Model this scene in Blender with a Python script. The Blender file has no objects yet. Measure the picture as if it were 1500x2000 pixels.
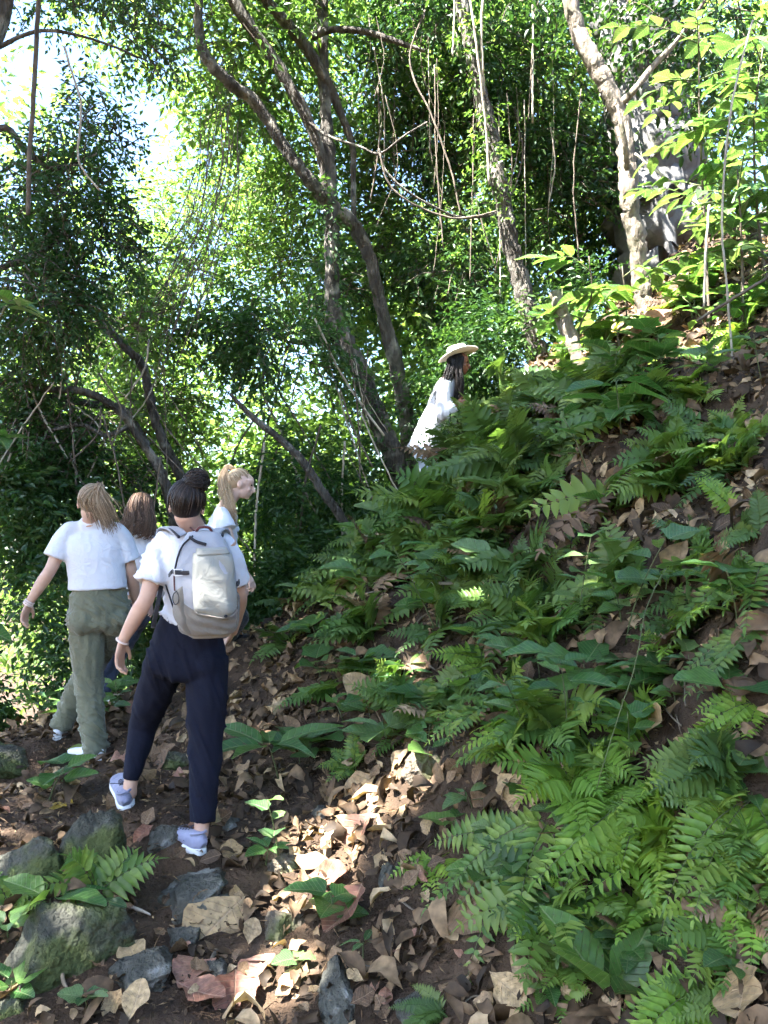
import bpy, bmesh, math, random
import numpy as np
from mathutils import Vector, Matrix, Quaternion, noise as mnoise

# ------------------------------------------------------------------ camera, sky, sun, exposure
SC = bpy.context.scene
C = SC.collection
FPX, PITCH, CAM_Z = 1632.0, math.radians(3.0), 1.55
cam_data = bpy.data.cameras.new('camera'); cam = bpy.data.objects.new('camera', cam_data); C.objects.link(cam)
cam.location = (0, 0, CAM_Z); cam.rotation_euler = (math.pi / 2 + PITCH, 0, 0)
cam_data.sensor_fit = 'VERTICAL'; cam_data.sensor_height = 24.0; cam_data.lens = 24.0 * FPX / 2000.0
cam_data.clip_start = 0.05; cam_data.clip_end = 3000
SC.camera = cam
SUN_TO = np.array((-0.50, -0.36, 0.92)); SUN_TO /= np.linalg.norm(SUN_TO)
world = bpy.data.worlds.new('World'); SC.world = world; world.use_nodes = True
wn = world.node_tree; wn.nodes.clear()
sky = wn.nodes.new('ShaderNodeTexSky'); sky.sky_type = 'NISHITA'; sky.sun_disc = False
sky.sun_elevation = math.asin(SUN_TO[2]); sky.sun_rotation = math.atan2(SUN_TO[0], SUN_TO[1])
sky.air_density = 1.0; sky.dust_density = 1.2; sky.ozone_density = 1.0
bg = wn.nodes.new('ShaderNodeBackground'); bg.inputs['Strength'].default_value = 0.06
wo = wn.nodes.new('ShaderNodeOutputWorld')
wn.links.new(sky.outputs[0], bg.inputs['Color']); wn.links.new(bg.outputs[0], wo.inputs['Surface'])
sun_data = bpy.data.lights.new('sun', 'SUN'); sun_data.energy = 5.0; sun_data.angle = math.radians(0.53); sun_data.color = (1.0, 0.94, 0.85)
sun = bpy.data.objects.new('sun', sun_data); C.objects.link(sun)
sun.rotation_euler = Vector(tuple(SUN_TO)).to_track_quat('Z', 'Y').to_euler()
sun.location = (-10, -7, 20)
SC.view_settings.view_transform = 'Standard'; SC.view_settings.look = 'None'
SC.view_settings.exposure = 3.82; SC.view_settings.gamma = 1.0; SC.view_settings.use_curve_mapping = False
SC.view_settings.use_white_balance = True; SC.view_settings.white_balance_temperature = 6050; SC.view_settings.white_balance_tint = 10
cy = SC.cycles
cy.max_bounces = 5; cy.diffuse_bounces = 3; cy.glossy_bounces = 1; cy.transmission_bounces = 3; cy.transparent_max_bounces = 4
cy.caustics_reflective = False; cy.caustics_refractive = False
cy.sample_clamp_indirect = 6.0
cy.use_adaptive_sampling = True; cy.adaptive_threshold = 0.03; cy.adaptive_min_samples = 14
cy.use_denoising = True; cy.use_light_tree = False
SC.render.use_persistent_data = False

random.seed(7); RNG = np.random.default_rng(7)
R = math.radians

# ------------------------------------------------------------------ helpers
cP, sP = math.cos(PITCH), math.sin(PITCH)
def P(px, py, d):
    """the place in the world that stands d metres ahead of the camera in the photograph's direction (px, py)"""
    u = (1000.0 - py) / FPX * d
    return np.array(((px - 750.0) / FPX * d, d * cP - u * sP, CAM_Z + d * sP + u * cP))
def V(a): return Vector((float(a[0]), float(a[1]), float(a[2])))
def unit(v):
    v = np.asarray(v, float); return v / (np.linalg.norm(v) + 1e-12)
def project(p):
    p = np.atleast_2d(p); q = p - np.array((0, 0, CAM_Z))
    d = q[:, 1] * cP + q[:, 2] * sP; u = -q[:, 1] * sP + q[:, 2] * cP
    return 750 + q[:, 0] / d * FPX, 1000 - u / d * FPX, d

def tag(o, label=None, cat=None, group=None, kind=None):
    if label: o['label'] = label
    if cat: o['category'] = cat
    if group: o['group'] = group
    if kind: o['kind'] = kind
    return o
def link(name, data, mat=None, parent=None):
    o = bpy.data.objects.new(name, data); C.objects.link(o)
    if mat is not None and data is not None and not data.materials: data.materials.append(mat)
    if parent is not None: o.parent = parent
    return o
def empty(name, loc=(0, 0, 0), label=None, cat=None, group=None):
    o = bpy.data.objects.new(name, None); C.objects.link(o); o.location = V(loc); o.empty_display_size = 0.1
    return tag(o, label, cat, group)
def mesh_np(name, verts, faces, rnd=None, smooth=False, fattr=None):
    """verts (n,3); faces (m,k) of one size k"""
    verts = np.asarray(verts, np.float32); faces = np.asarray(faces, np.int32)
    me = bpy.data.meshes.new(name); k = faces.shape[1]
    me.vertices.add(len(verts)); me.vertices.foreach_set('co', verts.ravel())
    me.loops.add(faces.size); me.loops.foreach_set('vertex_index', faces.ravel())
    me.polygons.add(len(faces)); me.polygons.foreach_set('loop_start', np.arange(0, faces.size, k, dtype=np.int32))
    if smooth: me.polygons.foreach_set('use_smooth', np.ones(len(faces), bool))
    else: me.polygons.foreach_set('use_smooth', np.zeros(len(faces), bool))
    if rnd is not None:
        a = me.attributes.new('rnd', 'FLOAT', 'POINT'); a.data.foreach_set('value', np.asarray(rnd, np.float32))
    me.update(calc_edges=True); me.validate(); return me
class MB:
    """collects triangles of several shapes into one mesh"""
    def __init__(s): s.v = []; s.f = []; s.r = []; s.n = 0
    def add(s, v, f, rnd=0.5):
        v = np.asarray(v, float).reshape(-1, 3); f = np.asarray(f, int)
        if f.shape[1] == 4: f = np.vstack((f[:, [0, 1, 2]], f[:, [0, 2, 3]]))
        s.v.append(v); s.f.append(f + s.n); s.n += len(v)
        s.r.append(np.full(len(v), rnd) if np.isscalar(rnd) else np.asarray(rnd))
        return s
    def mesh(s, name, smooth=True): return mesh_np(name, np.vstack(s.v), np.vstack(s.f), np.concatenate(s.r), smooth)
    def build(s, name, mat, parent=None, smooth=True): return link(name, s.mesh(name, smooth), mat, parent)

def spline(pts, n):
    """Catmull-Rom through rows of pts, n samples; works for any number of columns"""
    p = np.asarray(pts, float)
    if len(p) == 2: 
        t = np.linspace(0, 1, n)[:, None]; return p[0] * (1 - t) + p[1] * t
    q = np.vstack((2 * p[0] - p[1], p, 2 * p[-1] - p[-2]))
    m = len(p) - 1; t = np.linspace(0, m, n); i = np.minimum(t.astype(int), m - 1); u = (t - i)[:, None]
    a, b, c, d = q[i], q[i + 1], q[i + 2], q[i + 3]
    return 0.5 * (2 * b + (c - a) * u + (2 * a - 5 * b + 4 * c - d) * u ** 2 + (3 * b - a - 3 * c + d) * u ** 3)
def tube(path, rad, sides=8, caps=True, ref=None, flat=1.0, wob=0.0, rng=None, power=2.0, exp=None):
    """path (n,3); rad scalar / (n,) / (n,2) half-widths along (side, other). ref: vector(s) giving the side axis"""
    path = np.asarray(path, float); n = len(path)
    rad = np.asarray(rad, float)
    if rad.ndim == 0: rad = np.full(n, float(rad))
    if rad.ndim == 1: rad = np.stack((rad, rad * flat), 1)
    T = np.gradient(path, axis=0); T /= np.linalg.norm(T, axis=1)[:, None] + 1e-9
    if ref is None:
        a = np.array((0, 0, 1.0)) if abs(T[0][2]) < 0.9 else np.array((1.0, 0, 0)); U = np.zeros((n, 3)); u = np.cross(T[0], a)
        for i in range(n):
            u = u - T[i] * np.dot(u, T[i]); u /= np.linalg.norm(u) + 1e-9; U[i] = u
    else:
        U = np.broadcast_to(np.asarray(ref, float), (n, 3)).copy()
        U -= T * np.sum(U * T, 1)[:, None]; U /= np.linalg.norm(U, axis=1)[:, None] + 1e-9
    W = np.cross(T, U)
    an = np.linspace(0, 2 * math.pi, sides, endpoint=False); ca, sa = np.cos(an), np.sin(an)
    if power != 2.0:
        ca = np.sign(ca) * np.abs(ca) ** (2 / power); sa = np.sign(sa) * np.abs(sa) ** (2 / power)
    rr = np.ones((n, sides))
    if wob: rr += (rng or RNG).normal(0, wob, (n, sides))
    v = path[:, None, :] + U[:, None, :] * (rad[:, 0:1] * ca * rr)[..., None] + W[:, None, :] * (rad[:, 1:2] * sa * rr)[..., None]
    v = v.reshape(-1, 3); f = []
    i = np.arange(n - 1)[:, None] * sides; j = np.arange(sides)[None]; k = (j + 1) % sides
    f = np.stack((i + j, i + k, i + sides + k, i + sides + j), -1).reshape(-1, 4)
    f = np.vstack((f[:, [0, 1, 2]], f[:, [0, 2, 3]]))
    if caps:
        c0, c1 = len(v), len(v) + 1
        v = np.vstack((v, path[0], path[-1])); jj = np.arange(sides); kk = (jj + 1) % sides
        f = np.vstack((f, np.stack((np.full(sides, c0), kk, jj), 1), np.stack((np.full(sides, c1), (n - 1) * sides + jj, (n - 1) * sides + kk), 1)))
    return v, f
def ball(c, r, seg=14, rings=10, M=None):
    """ellipsoid; M 3x3 columns = axes"""
    th = np.linspace(0, math.pi, rings + 1)[1:-1]; ph = np.linspace(0, 2 * math.pi, seg, endpoint=False)
    v = np.stack((np.sin(th)[:, None] * np.cos(ph), np.sin(th)[:, None] * np.sin(ph), np.cos(th)[:, None] + 0 * ph), -1).reshape(-1, 3)
    v = np.vstack((v, (0, 0, 1), (0, 0, -1))) * np.asarray(r, float)
    if M is not None: v = v @ np.asarray(M).T
    v = v + np.asarray(c, float); n = rings - 1; f = []
    for i in range(n - 1):
        for j in range(seg):
            k = (j + 1) % seg; f += [(i * seg + j, (i + 1) * seg + j, (i + 1) * seg + k), (i * seg + j, (i + 1) * seg + k, i * seg + k)]
    a, b = n * seg, n * seg + 1
    for j in range(seg):
        k = (j + 1) % seg; f += [(a, j, k), (b, (n - 1) * seg + k, (n - 1) * seg + j)]
    return v, np.array(f)

# ------------------------------------------------------------------ materials
def nodes(name):
    m = bpy.data.materials.new(name); m.use_nodes = True; nt = m.node_tree; nt.nodes.clear(); return m, nt, nt.nodes, nt.links
def rgb(c): return (c[0], c[1], c[2], 1.0)
def ramp(N, stops, interp='LINEAR'):
    r = N.new('ShaderNodeValToRGB'); e = r.color_ramp.elements; r.color_ramp.interpolation = interp
    while len(e) < len(stops): e.new(0.5)
    for k, (p, c) in enumerate(stops): e[k].position = p; e[k].color = rgb(c)
    return r
def leaf_mat(name, stops, trans=0.4, tcol=1.6, rough=0.42, obj_random=False, spec=0.4, vein=False, damage=False, nscale=None, nvar=(0.72, 1.25)):
    """green leaf: gloss over a coloured sheet that also lets light through; hue varies leaf by leaf"""
    m, nt, N, L = nodes(name)
    rp = ramp(N, stops)
    if obj_random: src = N.new('ShaderNodeObjectInfo').outputs['Random']
    else:
        a = N.new('ShaderNodeAttribute'); a.attribute_name = 'rnd'; src = a.outputs['Fac']
    L.new(src, rp.inputs[0]); col = rp.outputs[0]
    tc = N.new('ShaderNodeTexCoord'); nz = N.new('ShaderNodeTexNoise'); nz.inputs['Scale'].default_value = nscale or (9 if vein else 3.0); nz.inputs['Detail'].default_value = 3
    L.new(tc.outputs['Object'], nz.inputs['Vector'])
    hs = N.new('ShaderNodeHueSaturation'); mp = N.new('ShaderNodeMapRange'); mp.inputs[1].default_value = 0.25; mp.inputs[2].default_value = 0.75; mp.inputs[3].default_value = nvar[0]; mp.inputs[4].default_value = nvar[1]
    L.new(nz.outputs[0], mp.inputs[0]); L.new(mp.outputs[0], hs.inputs['Value']); L.new(col, hs.inputs['Color']); col = hs.outputs[0]
    if vein:
        sx = N.new('ShaderNodeSeparateXYZ'); L.new(tc.outputs['Object'], sx.inputs[0]); ab = N.new('ShaderNodeMath'); ab.operation = 'ABSOLUTE'; L.new(sx.outputs['Y'], ab.inputs[0])
        mr = N.new('ShaderNodeMapRange'); mr.inputs[1].default_value = 0.006; mr.inputs[2].default_value = 0.016; mr.inputs[3].default_value = 1.0; mr.inputs[4].default_value = 0.0; L.new(ab.outputs[0], mr.inputs[0])
        ph = N.new('ShaderNodeMath'); ph.operation = 'MULTIPLY_ADD'; ph.inputs[1].default_value = -0.75; L.new(ab.outputs[0], ph.inputs[0]); L.new(sx.outputs['X'], ph.inputs[2])
        sn = N.new('ShaderNodeMath'); sn.operation = 'MULTIPLY'; sn.inputs[1].default_value = 56.0; L.new(ph.outputs[0], sn.inputs[0]); si = N.new('ShaderNodeMath'); si.operation = 'SINE'; L.new(sn.outputs[0], si.inputs[0])
        sr = N.new('ShaderNodeMapRange'); sr.inputs[1].default_value = 0.86; sr.inputs[2].default_value = 1.0; sr.inputs[3].default_value = 0.0; sr.inputs[4].default_value = 0.6; L.new(si.outputs[0], sr.inputs[0])
        vm = N.new('ShaderNodeMath'); vm.operation = 'MAXIMUM'; L.new(mr.outputs[0], vm.inputs[0]); L.new(sr.outputs[0], vm.inputs[1]); vs = N.new('ShaderNodeMath'); vs.operation = 'MULTIPLY'; vs.inputs[1].default_value = 0.45; L.new(vm.outputs[0], vs.inputs[0])
        vx = N.new('ShaderNodeMix'); vx.data_type = 'RGBA'; L.new(vs.outputs[0], vx.inputs['Factor']); L.new(col, vx.inputs['A']); vx.inputs['B'].default_value = (0.30, 0.33, 0.16, 1) if stops[-1][1][1] > stops[-1][1][0] else (0.36, 0.25, 0.16, 1); col = vx.outputs['Result']
        bmp = N.new('ShaderNodeBump'); bmp.inputs['Strength'].default_value = 0.5; bmp.inputs['Distance'].default_value = 0.02; bmp.invert = True; L.new(vm.outputs[0], bmp.inputs['Height']); veinb = bmp
    if damage:
        n2 = N.new('ShaderNodeTexNoise'); n2.inputs['Scale'].default_value = 22; n2.inputs['Detail'].default_value = 2; L.new(tc.outputs['Object'], n2.inputs['Vector'])
        r2 = ramp(N, [(0.66, (0, 0, 0)), (0.72, (1, 1, 1))]); L.new(n2.outputs[0], r2.inputs[0])
        mx = N.new('ShaderNodeMix'); mx.data_type = 'RGBA'; L.new(r2.outputs[0], mx.inputs['Factor']); L.new(col, mx.inputs['A']); mx.inputs['B'].default_value = (0.10, 0.065, 0.03, 1); col = mx.outputs['Result']
    p = N.new('ShaderNodeBsdfPrincipled'); L.new(col, p.inputs['Base Color']); p.inputs['Roughness'].default_value = rough; p.inputs['Specular IOR Level'].default_value = spec
    if vein: L.new(veinb.outputs[0], p.inputs['Normal'])
    t = N.new('ShaderNodeBsdfTranslucent'); g = N.new('ShaderNodeMix'); g.data_type = 'RGBA'; g.blend_type = 'MULTIPLY'; g.inputs['Factor'].default_value = 1.0
    L.new(col, g.inputs['A']); g.inputs['B'].default_value = (tcol * 1.12, tcol * 1.1, tcol * 0.55, 1); L.new(g.outputs['Result'], t.inputs['Color'])
    s = N.new('ShaderNodeMixShader'); s.inputs[0].default_value = trans
    L.new(p.outputs[0], s.inputs[1]); L.new(t.outputs[0], s.inputs[2])
    o = N.new('ShaderNodeOutputMaterial'); L.new(s.outputs[0], o.inputs['Surface']); return m
def rough_mat(name, stops, scale=8.0, detail=6.0, rough=0.85, bump=0.4, bump_scale=40.0, stretch=(1, 1, 1), spec=0.25, rnd=False, second=None, dist=0.01, obj_random=False):
    """rough surface: colours mixed by noise, fine relief; second=(colour, scale, lo, hi) adds patches (moss, lichen, stain)"""
    m, nt, N, L = nodes(name)
    tc = N.new('ShaderNodeTexCoord'); mp = N.new('ShaderNodeMapping'); mp.inputs['Scale'].default_value = stretch; L.new(tc.outputs['Object'], mp.inputs[0])
    nz = N.new('ShaderNodeTexNoise'); nz.inputs['Scale'].default_value = scale; nz.inputs['Detail'].default_value = detail; nz.inputs['Roughness'].default_value = 0.62; L.new(mp.outputs[0], nz.inputs['Vector'])
    rp = ramp(N, stops); src = nz.outputs[0]
    if rnd or obj_random:
        if rnd: a = N.new('ShaderNodeAttribute'); a.attribute_name = 'rnd'; ao = a.outputs['Fac']
        else: ao = N.new('ShaderNodeObjectInfo').outputs['Random']
        ma = N.new('ShaderNodeMath'); ma.operation = 'MULTIPLY_ADD'; ma.inputs[1].default_value = 0.35; L.new(nz.outputs[0], ma.inputs[0])
        mb = N.new('ShaderNodeMath'); mb.operation = 'MULTIPLY'; mb.inputs[1].default_value = 0.72; L.new(ao, mb.inputs[0]); L.new(mb.outputs[0], ma.inputs[2]); src = ma.outputs[0]
    L.new(src, rp.inputs[0]); col = rp.outputs[0]
    if second:
        n2 = N.new('ShaderNodeTexNoise'); n2.inputs['Scale'].default_value = second[1]; n2.inputs['Detail'].default_value = 5; L.new(tc.outputs['Object'], n2.inputs['Vector'])
        r2 = ramp(N, [(second[2], (0, 0, 0)), (second[3], (1, 1, 1))]); L.new(n2.outputs[0], r2.inputs[0])
        mx = N.new('ShaderNodeMix'); mx.data_type = 'RGBA'; L.new(r2.outputs[0], mx.inputs['Factor']); L.new(col, mx.inputs['A']); mx.inputs['B'].default_value = rgb(second[0]); col = mx.outputs['Result']
    p = N.new('ShaderNodeBsdfPrincipled'); L.new(col, p.inputs['Base Color']); p.inputs['Roughness'].default_value = rough; p.inputs['Specular IOR Level'].default_value = spec
    if bump:
        bn = N.new('ShaderNodeTexNoise'); bn.inputs['Scale'].default_value = bump_scale; bn.inputs['Detail'].default_value = 5; L.new(mp.outputs[0], bn.inputs['Vector'])
        b = N.new('ShaderNodeBump'); b.inputs['Strength'].default_value = bump; b.inputs['Distance'].default_value = dist; L.new(bn.outputs[0], b.inputs['Height']); L.new(b.outputs[0], p.inputs['Normal'])
    o = N.new('ShaderNodeOutputMaterial'); L.new(p.outputs[0], o.inputs['Surface']); return m

M = {}
M['soil'] = rough_mat('forest_soil', [(0.3, (0.0198, 0.012, 0.0068)), (0.5, (0.0495, 0.031, 0.01785)), (0.7, (0.0935, 0.06, 0.0357))], 5, 8, 0.95, 0.9, 60, dist=0.02)
M['rock'] = rough_mat('mossy_rock', [(0.3, (0.0315, 0.031, 0.0234)), (0.5, (0.0735, 0.072, 0.054)), (0.7, (0.147, 0.14, 0.1035))], 6, 10, 0.85, 1.0, 34, second=((0.065, 0.078, 0.024), 5.0, 0.44, 0.56), dist=0.05)
M['rock_grey'] = rough_mat('grey_stone', [(0.28, (0.0315, 0.031, 0.02465)), (0.5, (0.0735, 0.071, 0.0561)), (0.72, (0.1785, 0.165, 0.1275))], 9, 10, 0.8, 1.0, 38, dist=0.045, second=((0.24, 0.235, 0.21), 9.0, 0.58, 0.66))
M['rock_tan'] = rough_mat('tan_rock', [(0.28, (0.055, 0.043, 0.03)), (0.5, (0.115, 0.092, 0.064)), (0.72, (0.2, 0.165, 0.12))], 7, 10, 0.85, 1.0, 34, dist=0.05, second=((0.085, 0.095, 0.035), 5.0, 0.52, 0.64))
M['bark_dark'] = rough_mat('brown_bark', [(0.28, (0.022, 0.019, 0.015)), (0.5, (0.065, 0.056, 0.045)), (0.72, (0.135, 0.12, 0.098))], 9, 8, 0.9, 1.0, 30, (1, 1, 0.22), second=((0.2, 0.185, 0.15), 6.0, 0.52, 0.66), dist=0.05)
M['bark_pale'] = rough_mat('pale_bark', [(0.28, (0.0814, 0.0646, 0.0468)), (0.5, (0.1776, 0.1482, 0.1131)), (0.72, (0.2812, 0.2432, 0.195))], 10, 8, 0.88, 1.0, 30, (1, 1, 0.3), second=((0.075, 0.07, 0.04), 4.0, 0.55, 0.68), dist=0.02)
M['bark_grey'] = rough_mat('grey_bark', [(0.28, (0.055, 0.052, 0.047)), (0.5, (0.10, 0.096, 0.087)), (0.72, (0.165, 0.158, 0.145))], 4, 8, 0.9, 0.6, 14, (1, 1, 0.8), second=((0.10, 0.10, 0.07), 2.0, 0.55, 0.75), dist=0.03)
M['vine'] = rough_mat('vine_bark', [(0.3, (0.05, 0.04, 0.03)), (0.7, (0.16, 0.13, 0.095))], 12, 4, 0.9, 0.3)
M['vine_pale'] = rough_mat('dry_vine', [(0.3, (0.24, 0.2, 0.145)), (0.7, (0.42, 0.37, 0.29))], 12, 4, 0.9, 0.3)
M['twig'] = rough_mat('dead_twig', [(0.3, (0.07, 0.055, 0.04)), (0.7, (0.22, 0.18, 0.13))], 14, 4, 0.9, 0.3, rnd=False)
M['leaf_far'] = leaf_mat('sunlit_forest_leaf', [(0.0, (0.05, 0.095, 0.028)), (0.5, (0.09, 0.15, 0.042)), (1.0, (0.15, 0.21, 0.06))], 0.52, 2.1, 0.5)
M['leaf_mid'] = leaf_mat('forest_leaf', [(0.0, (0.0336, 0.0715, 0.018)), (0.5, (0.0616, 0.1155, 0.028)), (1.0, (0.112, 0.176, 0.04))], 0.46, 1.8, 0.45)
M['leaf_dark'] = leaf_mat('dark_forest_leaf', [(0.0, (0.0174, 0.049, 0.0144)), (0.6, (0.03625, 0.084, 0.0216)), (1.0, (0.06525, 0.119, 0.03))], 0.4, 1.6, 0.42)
M['leaf_bright'] = leaf_mat('young_leaf', [(0.0, (0.045, 0.10, 0.035)), (0.5, (0.075, 0.145, 0.045)), (1.0, (0.13, 0.19, 0.065))], 0.35, 1.5, 0.38, obj_random=True, vein=True, damage=True)
M['leaf_broad'] = leaf_mat('broad_leaf', [(0.0, (0.036, 0.0972, 0.0238)), (0.5, (0.06, 0.135, 0.02975)), (1.0, (0.102, 0.1836, 0.03825))], 0.38, 1.6, 0.36, obj_random=True, vein=True, damage=True)
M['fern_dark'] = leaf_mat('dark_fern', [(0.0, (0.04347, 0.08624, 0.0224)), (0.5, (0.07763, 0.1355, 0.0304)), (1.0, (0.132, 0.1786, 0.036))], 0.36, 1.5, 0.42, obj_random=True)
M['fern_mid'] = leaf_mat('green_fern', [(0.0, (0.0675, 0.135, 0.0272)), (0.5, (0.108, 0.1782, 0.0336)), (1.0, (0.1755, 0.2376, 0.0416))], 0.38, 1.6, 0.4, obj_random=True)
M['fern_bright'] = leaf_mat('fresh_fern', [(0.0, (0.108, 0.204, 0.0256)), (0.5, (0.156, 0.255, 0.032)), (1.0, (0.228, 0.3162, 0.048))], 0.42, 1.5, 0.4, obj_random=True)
M['stem'] = rough_mat('green_stem', [(0.3, (0.05, 0.075, 0.025)), (0.7, (0.12, 0.12, 0.05))], 10, 3, 0.6, 0)
M['litter'] = leaf_mat('fallen_leaf_litter', [(0.0, (0.02464, 0.016, 0.00858)), (0.3, (0.0672, 0.042, 0.02262)), (0.55, (0.1232, 0.078, 0.04212)), (0.8, (0.224, 0.147, 0.078)), (1.0, (0.4032, 0.285, 0.156))], 0.12, 1.0, 0.7, spec=0.25, nscale=30, nvar=(0.45, 1.6))
M['dead'] = leaf_mat('dead_leaf', [(0.0, (0.055, 0.03332, 0.01824)), (0.3, (0.11, 0.06468, 0.0342)), (0.6, (0.165, 0.1029, 0.0532)), (0.85, (0.253, 0.1617, 0.0836)), (1.0, (0.363, 0.2646, 0.1444))], 0.12, 1.0, 0.62, obj_random=True, spec=0.3, vein=True, nvar=(0.5, 1.5))
M['dead_tan'] = leaf_mat('tan_dead_leaf', [(0.0, (0.2625, 0.1715, 0.08)), (1.0, (0.378, 0.2646, 0.132))], 0.12, 1.0, 0.6, obj_random=True, vein=True, damage=True, nvar=(0.5, 1.5))
M['dead_red'] = leaf_mat('red_brown_dead_leaf', [(0.0, (0.165, 0.07125, 0.044)), (1.0, (0.297, 0.1568, 0.1))], 0.15, 1.0, 0.55, obj_random=True, vein=True, nvar=(0.5, 1.5))
M['dead_yellow'] = leaf_mat('yellow_dead_leaf', [(0.0, (0.42, 0.26, 0.02)), (1.0, (0.45, 0.3, 0.03))], 0.2, 1.0, 0.5, obj_random=True, vein=True, damage=True, nvar=(0.5, 1.5))

# ------------------------------------------------------------------ terrain height
CTRL = [  # (px, py, depth) of points on the ground, then plain (x, y, z) ones
    (250, 1990, 2.75), (600, 1990, 2.72), (0, 1960, 2.7), (850, 1990, 2.5), (1050, 1985, 2.3), (1250, 1990, 2.08), (1490, 1990, 1.9),
    (380, 1672, 3.6), (240, 1590, 3.9), (420, 1800, 3.15), (560, 1680, 3.45), (700, 1680, 3.3), (900, 1750, 2.95), (1200, 1750, 2.4), (1490, 1720, 2.1),
    (80, 1600, 3.75), (60, 1430, 5.3), (170, 1490, 5.0), (112, 1445, 5.4), (210, 1392, 6.0), (350, 1335, 6.2), (455, 1262, 6.4), (300, 1480, 4.7),
    (480, 1400, 5.1), (600, 1330, 5.2), (560, 1500, 4.4), (700, 1480, 4.0), (850, 1540, 3.45), (880, 1420, 3.65), (1050, 1500, 3.0), (1250, 1500, 2.62), (1490, 1450, 2.35),
    (560, 1250, 6.1), (700, 1180, 5.6), (850, 1200, 4.9), (1050, 1250, 3.9), (1250, 1250, 3.25), (1490, 1200, 2.75),
    (720, 1080, 6.3), (860, 1030, 6.0), (1000, 1000, 5.3), (1200, 1000, 4.3), (1490, 960, 3.5),
    (900, 900, 6.9), (1000, 830, 6.9), (1150, 780, 6.4), (1300, 760, 5.6), (1490, 740, 4.7),
    (1130, 700, 7.6), (1290, 640, 7.0), (1490, 600, 6.0), (1300, 540, 8.6), (1490, 420, 7.9),
    (840, 1010, 8.2), (700, 1130, 7.4), (580, 1200, 7.0), (1000, 860, 9.2),
]
ctrl = [P(*c) for c in CTRL] + [np.array(c, float) for c in [
    (-3.2, 4.0, 0.05), (-3.5, 6.5, -0.1), (-2.2, 7.6, 0.0), (-1.2, 8.2, 0.25), (-3.5, 9.5, -0.9), (-0.2, 9.8, 0.6), (1.5, 11, 1.9), (-6, 6, -0.8), (-6, 2, -0.5), (-2.5, 1.5, -0.1), (-2.5, -2, -0.3), (0, 1.0, -0.02), (0, -2, -0.3),
    (1.6, 1.0, 0.85), (2.5, 1.5, 1.7), (2.0, -2, 0.9), (4.5, 1.0, 3.1), (4.5, -3, 2.6), (4.2, 5.0, 3.5), (6.5, 8, 5.3), (4.5, 11, 4.8), (9, 2, 5.5), (9, 12, 7.0),
    (-8, 12, -3.0), (-2, 14, -1.5), (3, 16, 2.6), (10, 20, 7.5), (-12, 22, -6), (0, 24, -3.5), (-14, -2, -3), (6, 30, 2.0), (-14, 8, -4), (-8, -10, -2), (3, -10, 0.5), (14, -8, 5), (16, 16, 9), (18, 4, 9)]]
ctrl = np.array(ctrl)
def _tps(r2): return 0.5 * r2 * np.log(np.maximum(r2, 1e-9))
_n = len(ctrl); _K = np.zeros((_n + 3, _n + 3))
_d2 = ((ctrl[:, None, :2] - ctrl[None, :, :2]) ** 2).sum(-1)
_K[:_n, :_n] = _tps(_d2) + np.eye(_n) * 0.05; _K[:_n, _n] = 1; _K[:_n, _n + 1:] = ctrl[:, :2]; _K[_n, :_n] = 1; _K[_n + 1:, :_n] = ctrl[:, :2].T
_w = np.linalg.solve(_K, np.concatenate((ctrl[:, 2], np.zeros(3))))
def base_height(xy):
    xy = np.atleast_2d(xy).astype(float); r = np.maximum(np.hypot(xy[:, 0], xy[:, 1] - 6), 1e-6)
    k = np.minimum(1.0, 22.0 / r); q = np.stack((xy[:, 0] * k, 6 + (xy[:, 1] - 6) * k), 1)
    z = np.zeros(len(q))
    for a in range(0, len(q), 20000):
        b = q[a:a + 20000]; d2 = ((b[:, None, :] - ctrl[None, :, :2]) ** 2).sum(-1)
        z[a:a + 20000] = _tps(d2) @ _w[:_n] + _w[_n] + b @ _w[_n + 1:]
    return z
_ph = np.random.default_rng(3).uniform(0, 6.28, (24, 3)); _fr = np.random.default_rng(4).normal(0, 1, (24, 2))
def relief(xy):
    xy = np.atleast_2d(xy); z = np.zeros(len(xy))
    for i in range(24):
        s = (1.6, 3.5, 7.0, 14.0)[i % 4]; k = _fr[i] * s
        z += np.sin(xy @ k + _ph[i, 0]) * np.sin(xy @ k[::-1] * 0.7 + _ph[i, 1]) * (0.035, 0.02, 0.011, 0.006)[i % 4]
    return z
def ledges(xy):
    """hollows and ledges of the steep bank; the trail stays even"""
    xy = np.atleast_2d(xy); k = np.clip((xy[:, 0] + 0.14 * (xy[:, 1] - 3.0) - 0.05) / 0.7, 0, 1) * np.clip((9.5 - xy[:, 1]) / 2, 0, 1); k = k * k * (3 - 2 * k); z = np.zeros(len(xy))
    for i in range(24): w = _fr[i] * (4.5, 7.5, 3.2)[i % 3]; z += np.sin(xy @ w + _ph[i, 2] * 2) * (0.026, 0.016, 0.034)[i % 3]
    return k * z
def height(xy): return base_height(xy) + relief(xy) + ledges(xy)
_gx = np.linspace(-7, 7, 281); _gy = np.linspace(0, 14, 281)
_GX, _GY = np.meshgrid(_gx, _gy); _HZ = height(np.stack((_GX.ravel(), _GY.ravel()), 1)).reshape(_GX.shape)
def hz(x, y):
    """fast ground height by bilinear look-up near the camera"""
    x = np.asarray(x, float); y = np.asarray(y, float)
    fx = np.clip((x + 7) / 0.05, 0, 279.999); fy = np.clip(y / 0.05, 0, 279.999); i = fx.astype(int); j = fy.astype(int); u = fx - i; v = fy - j
    return (_HZ[j, i] * (1 - u) + _HZ[j, i + 1] * u) * (1 - v) + (_HZ[j + 1, i] * (1 - u) + _HZ[j + 1, i + 1] * u) * v
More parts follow.
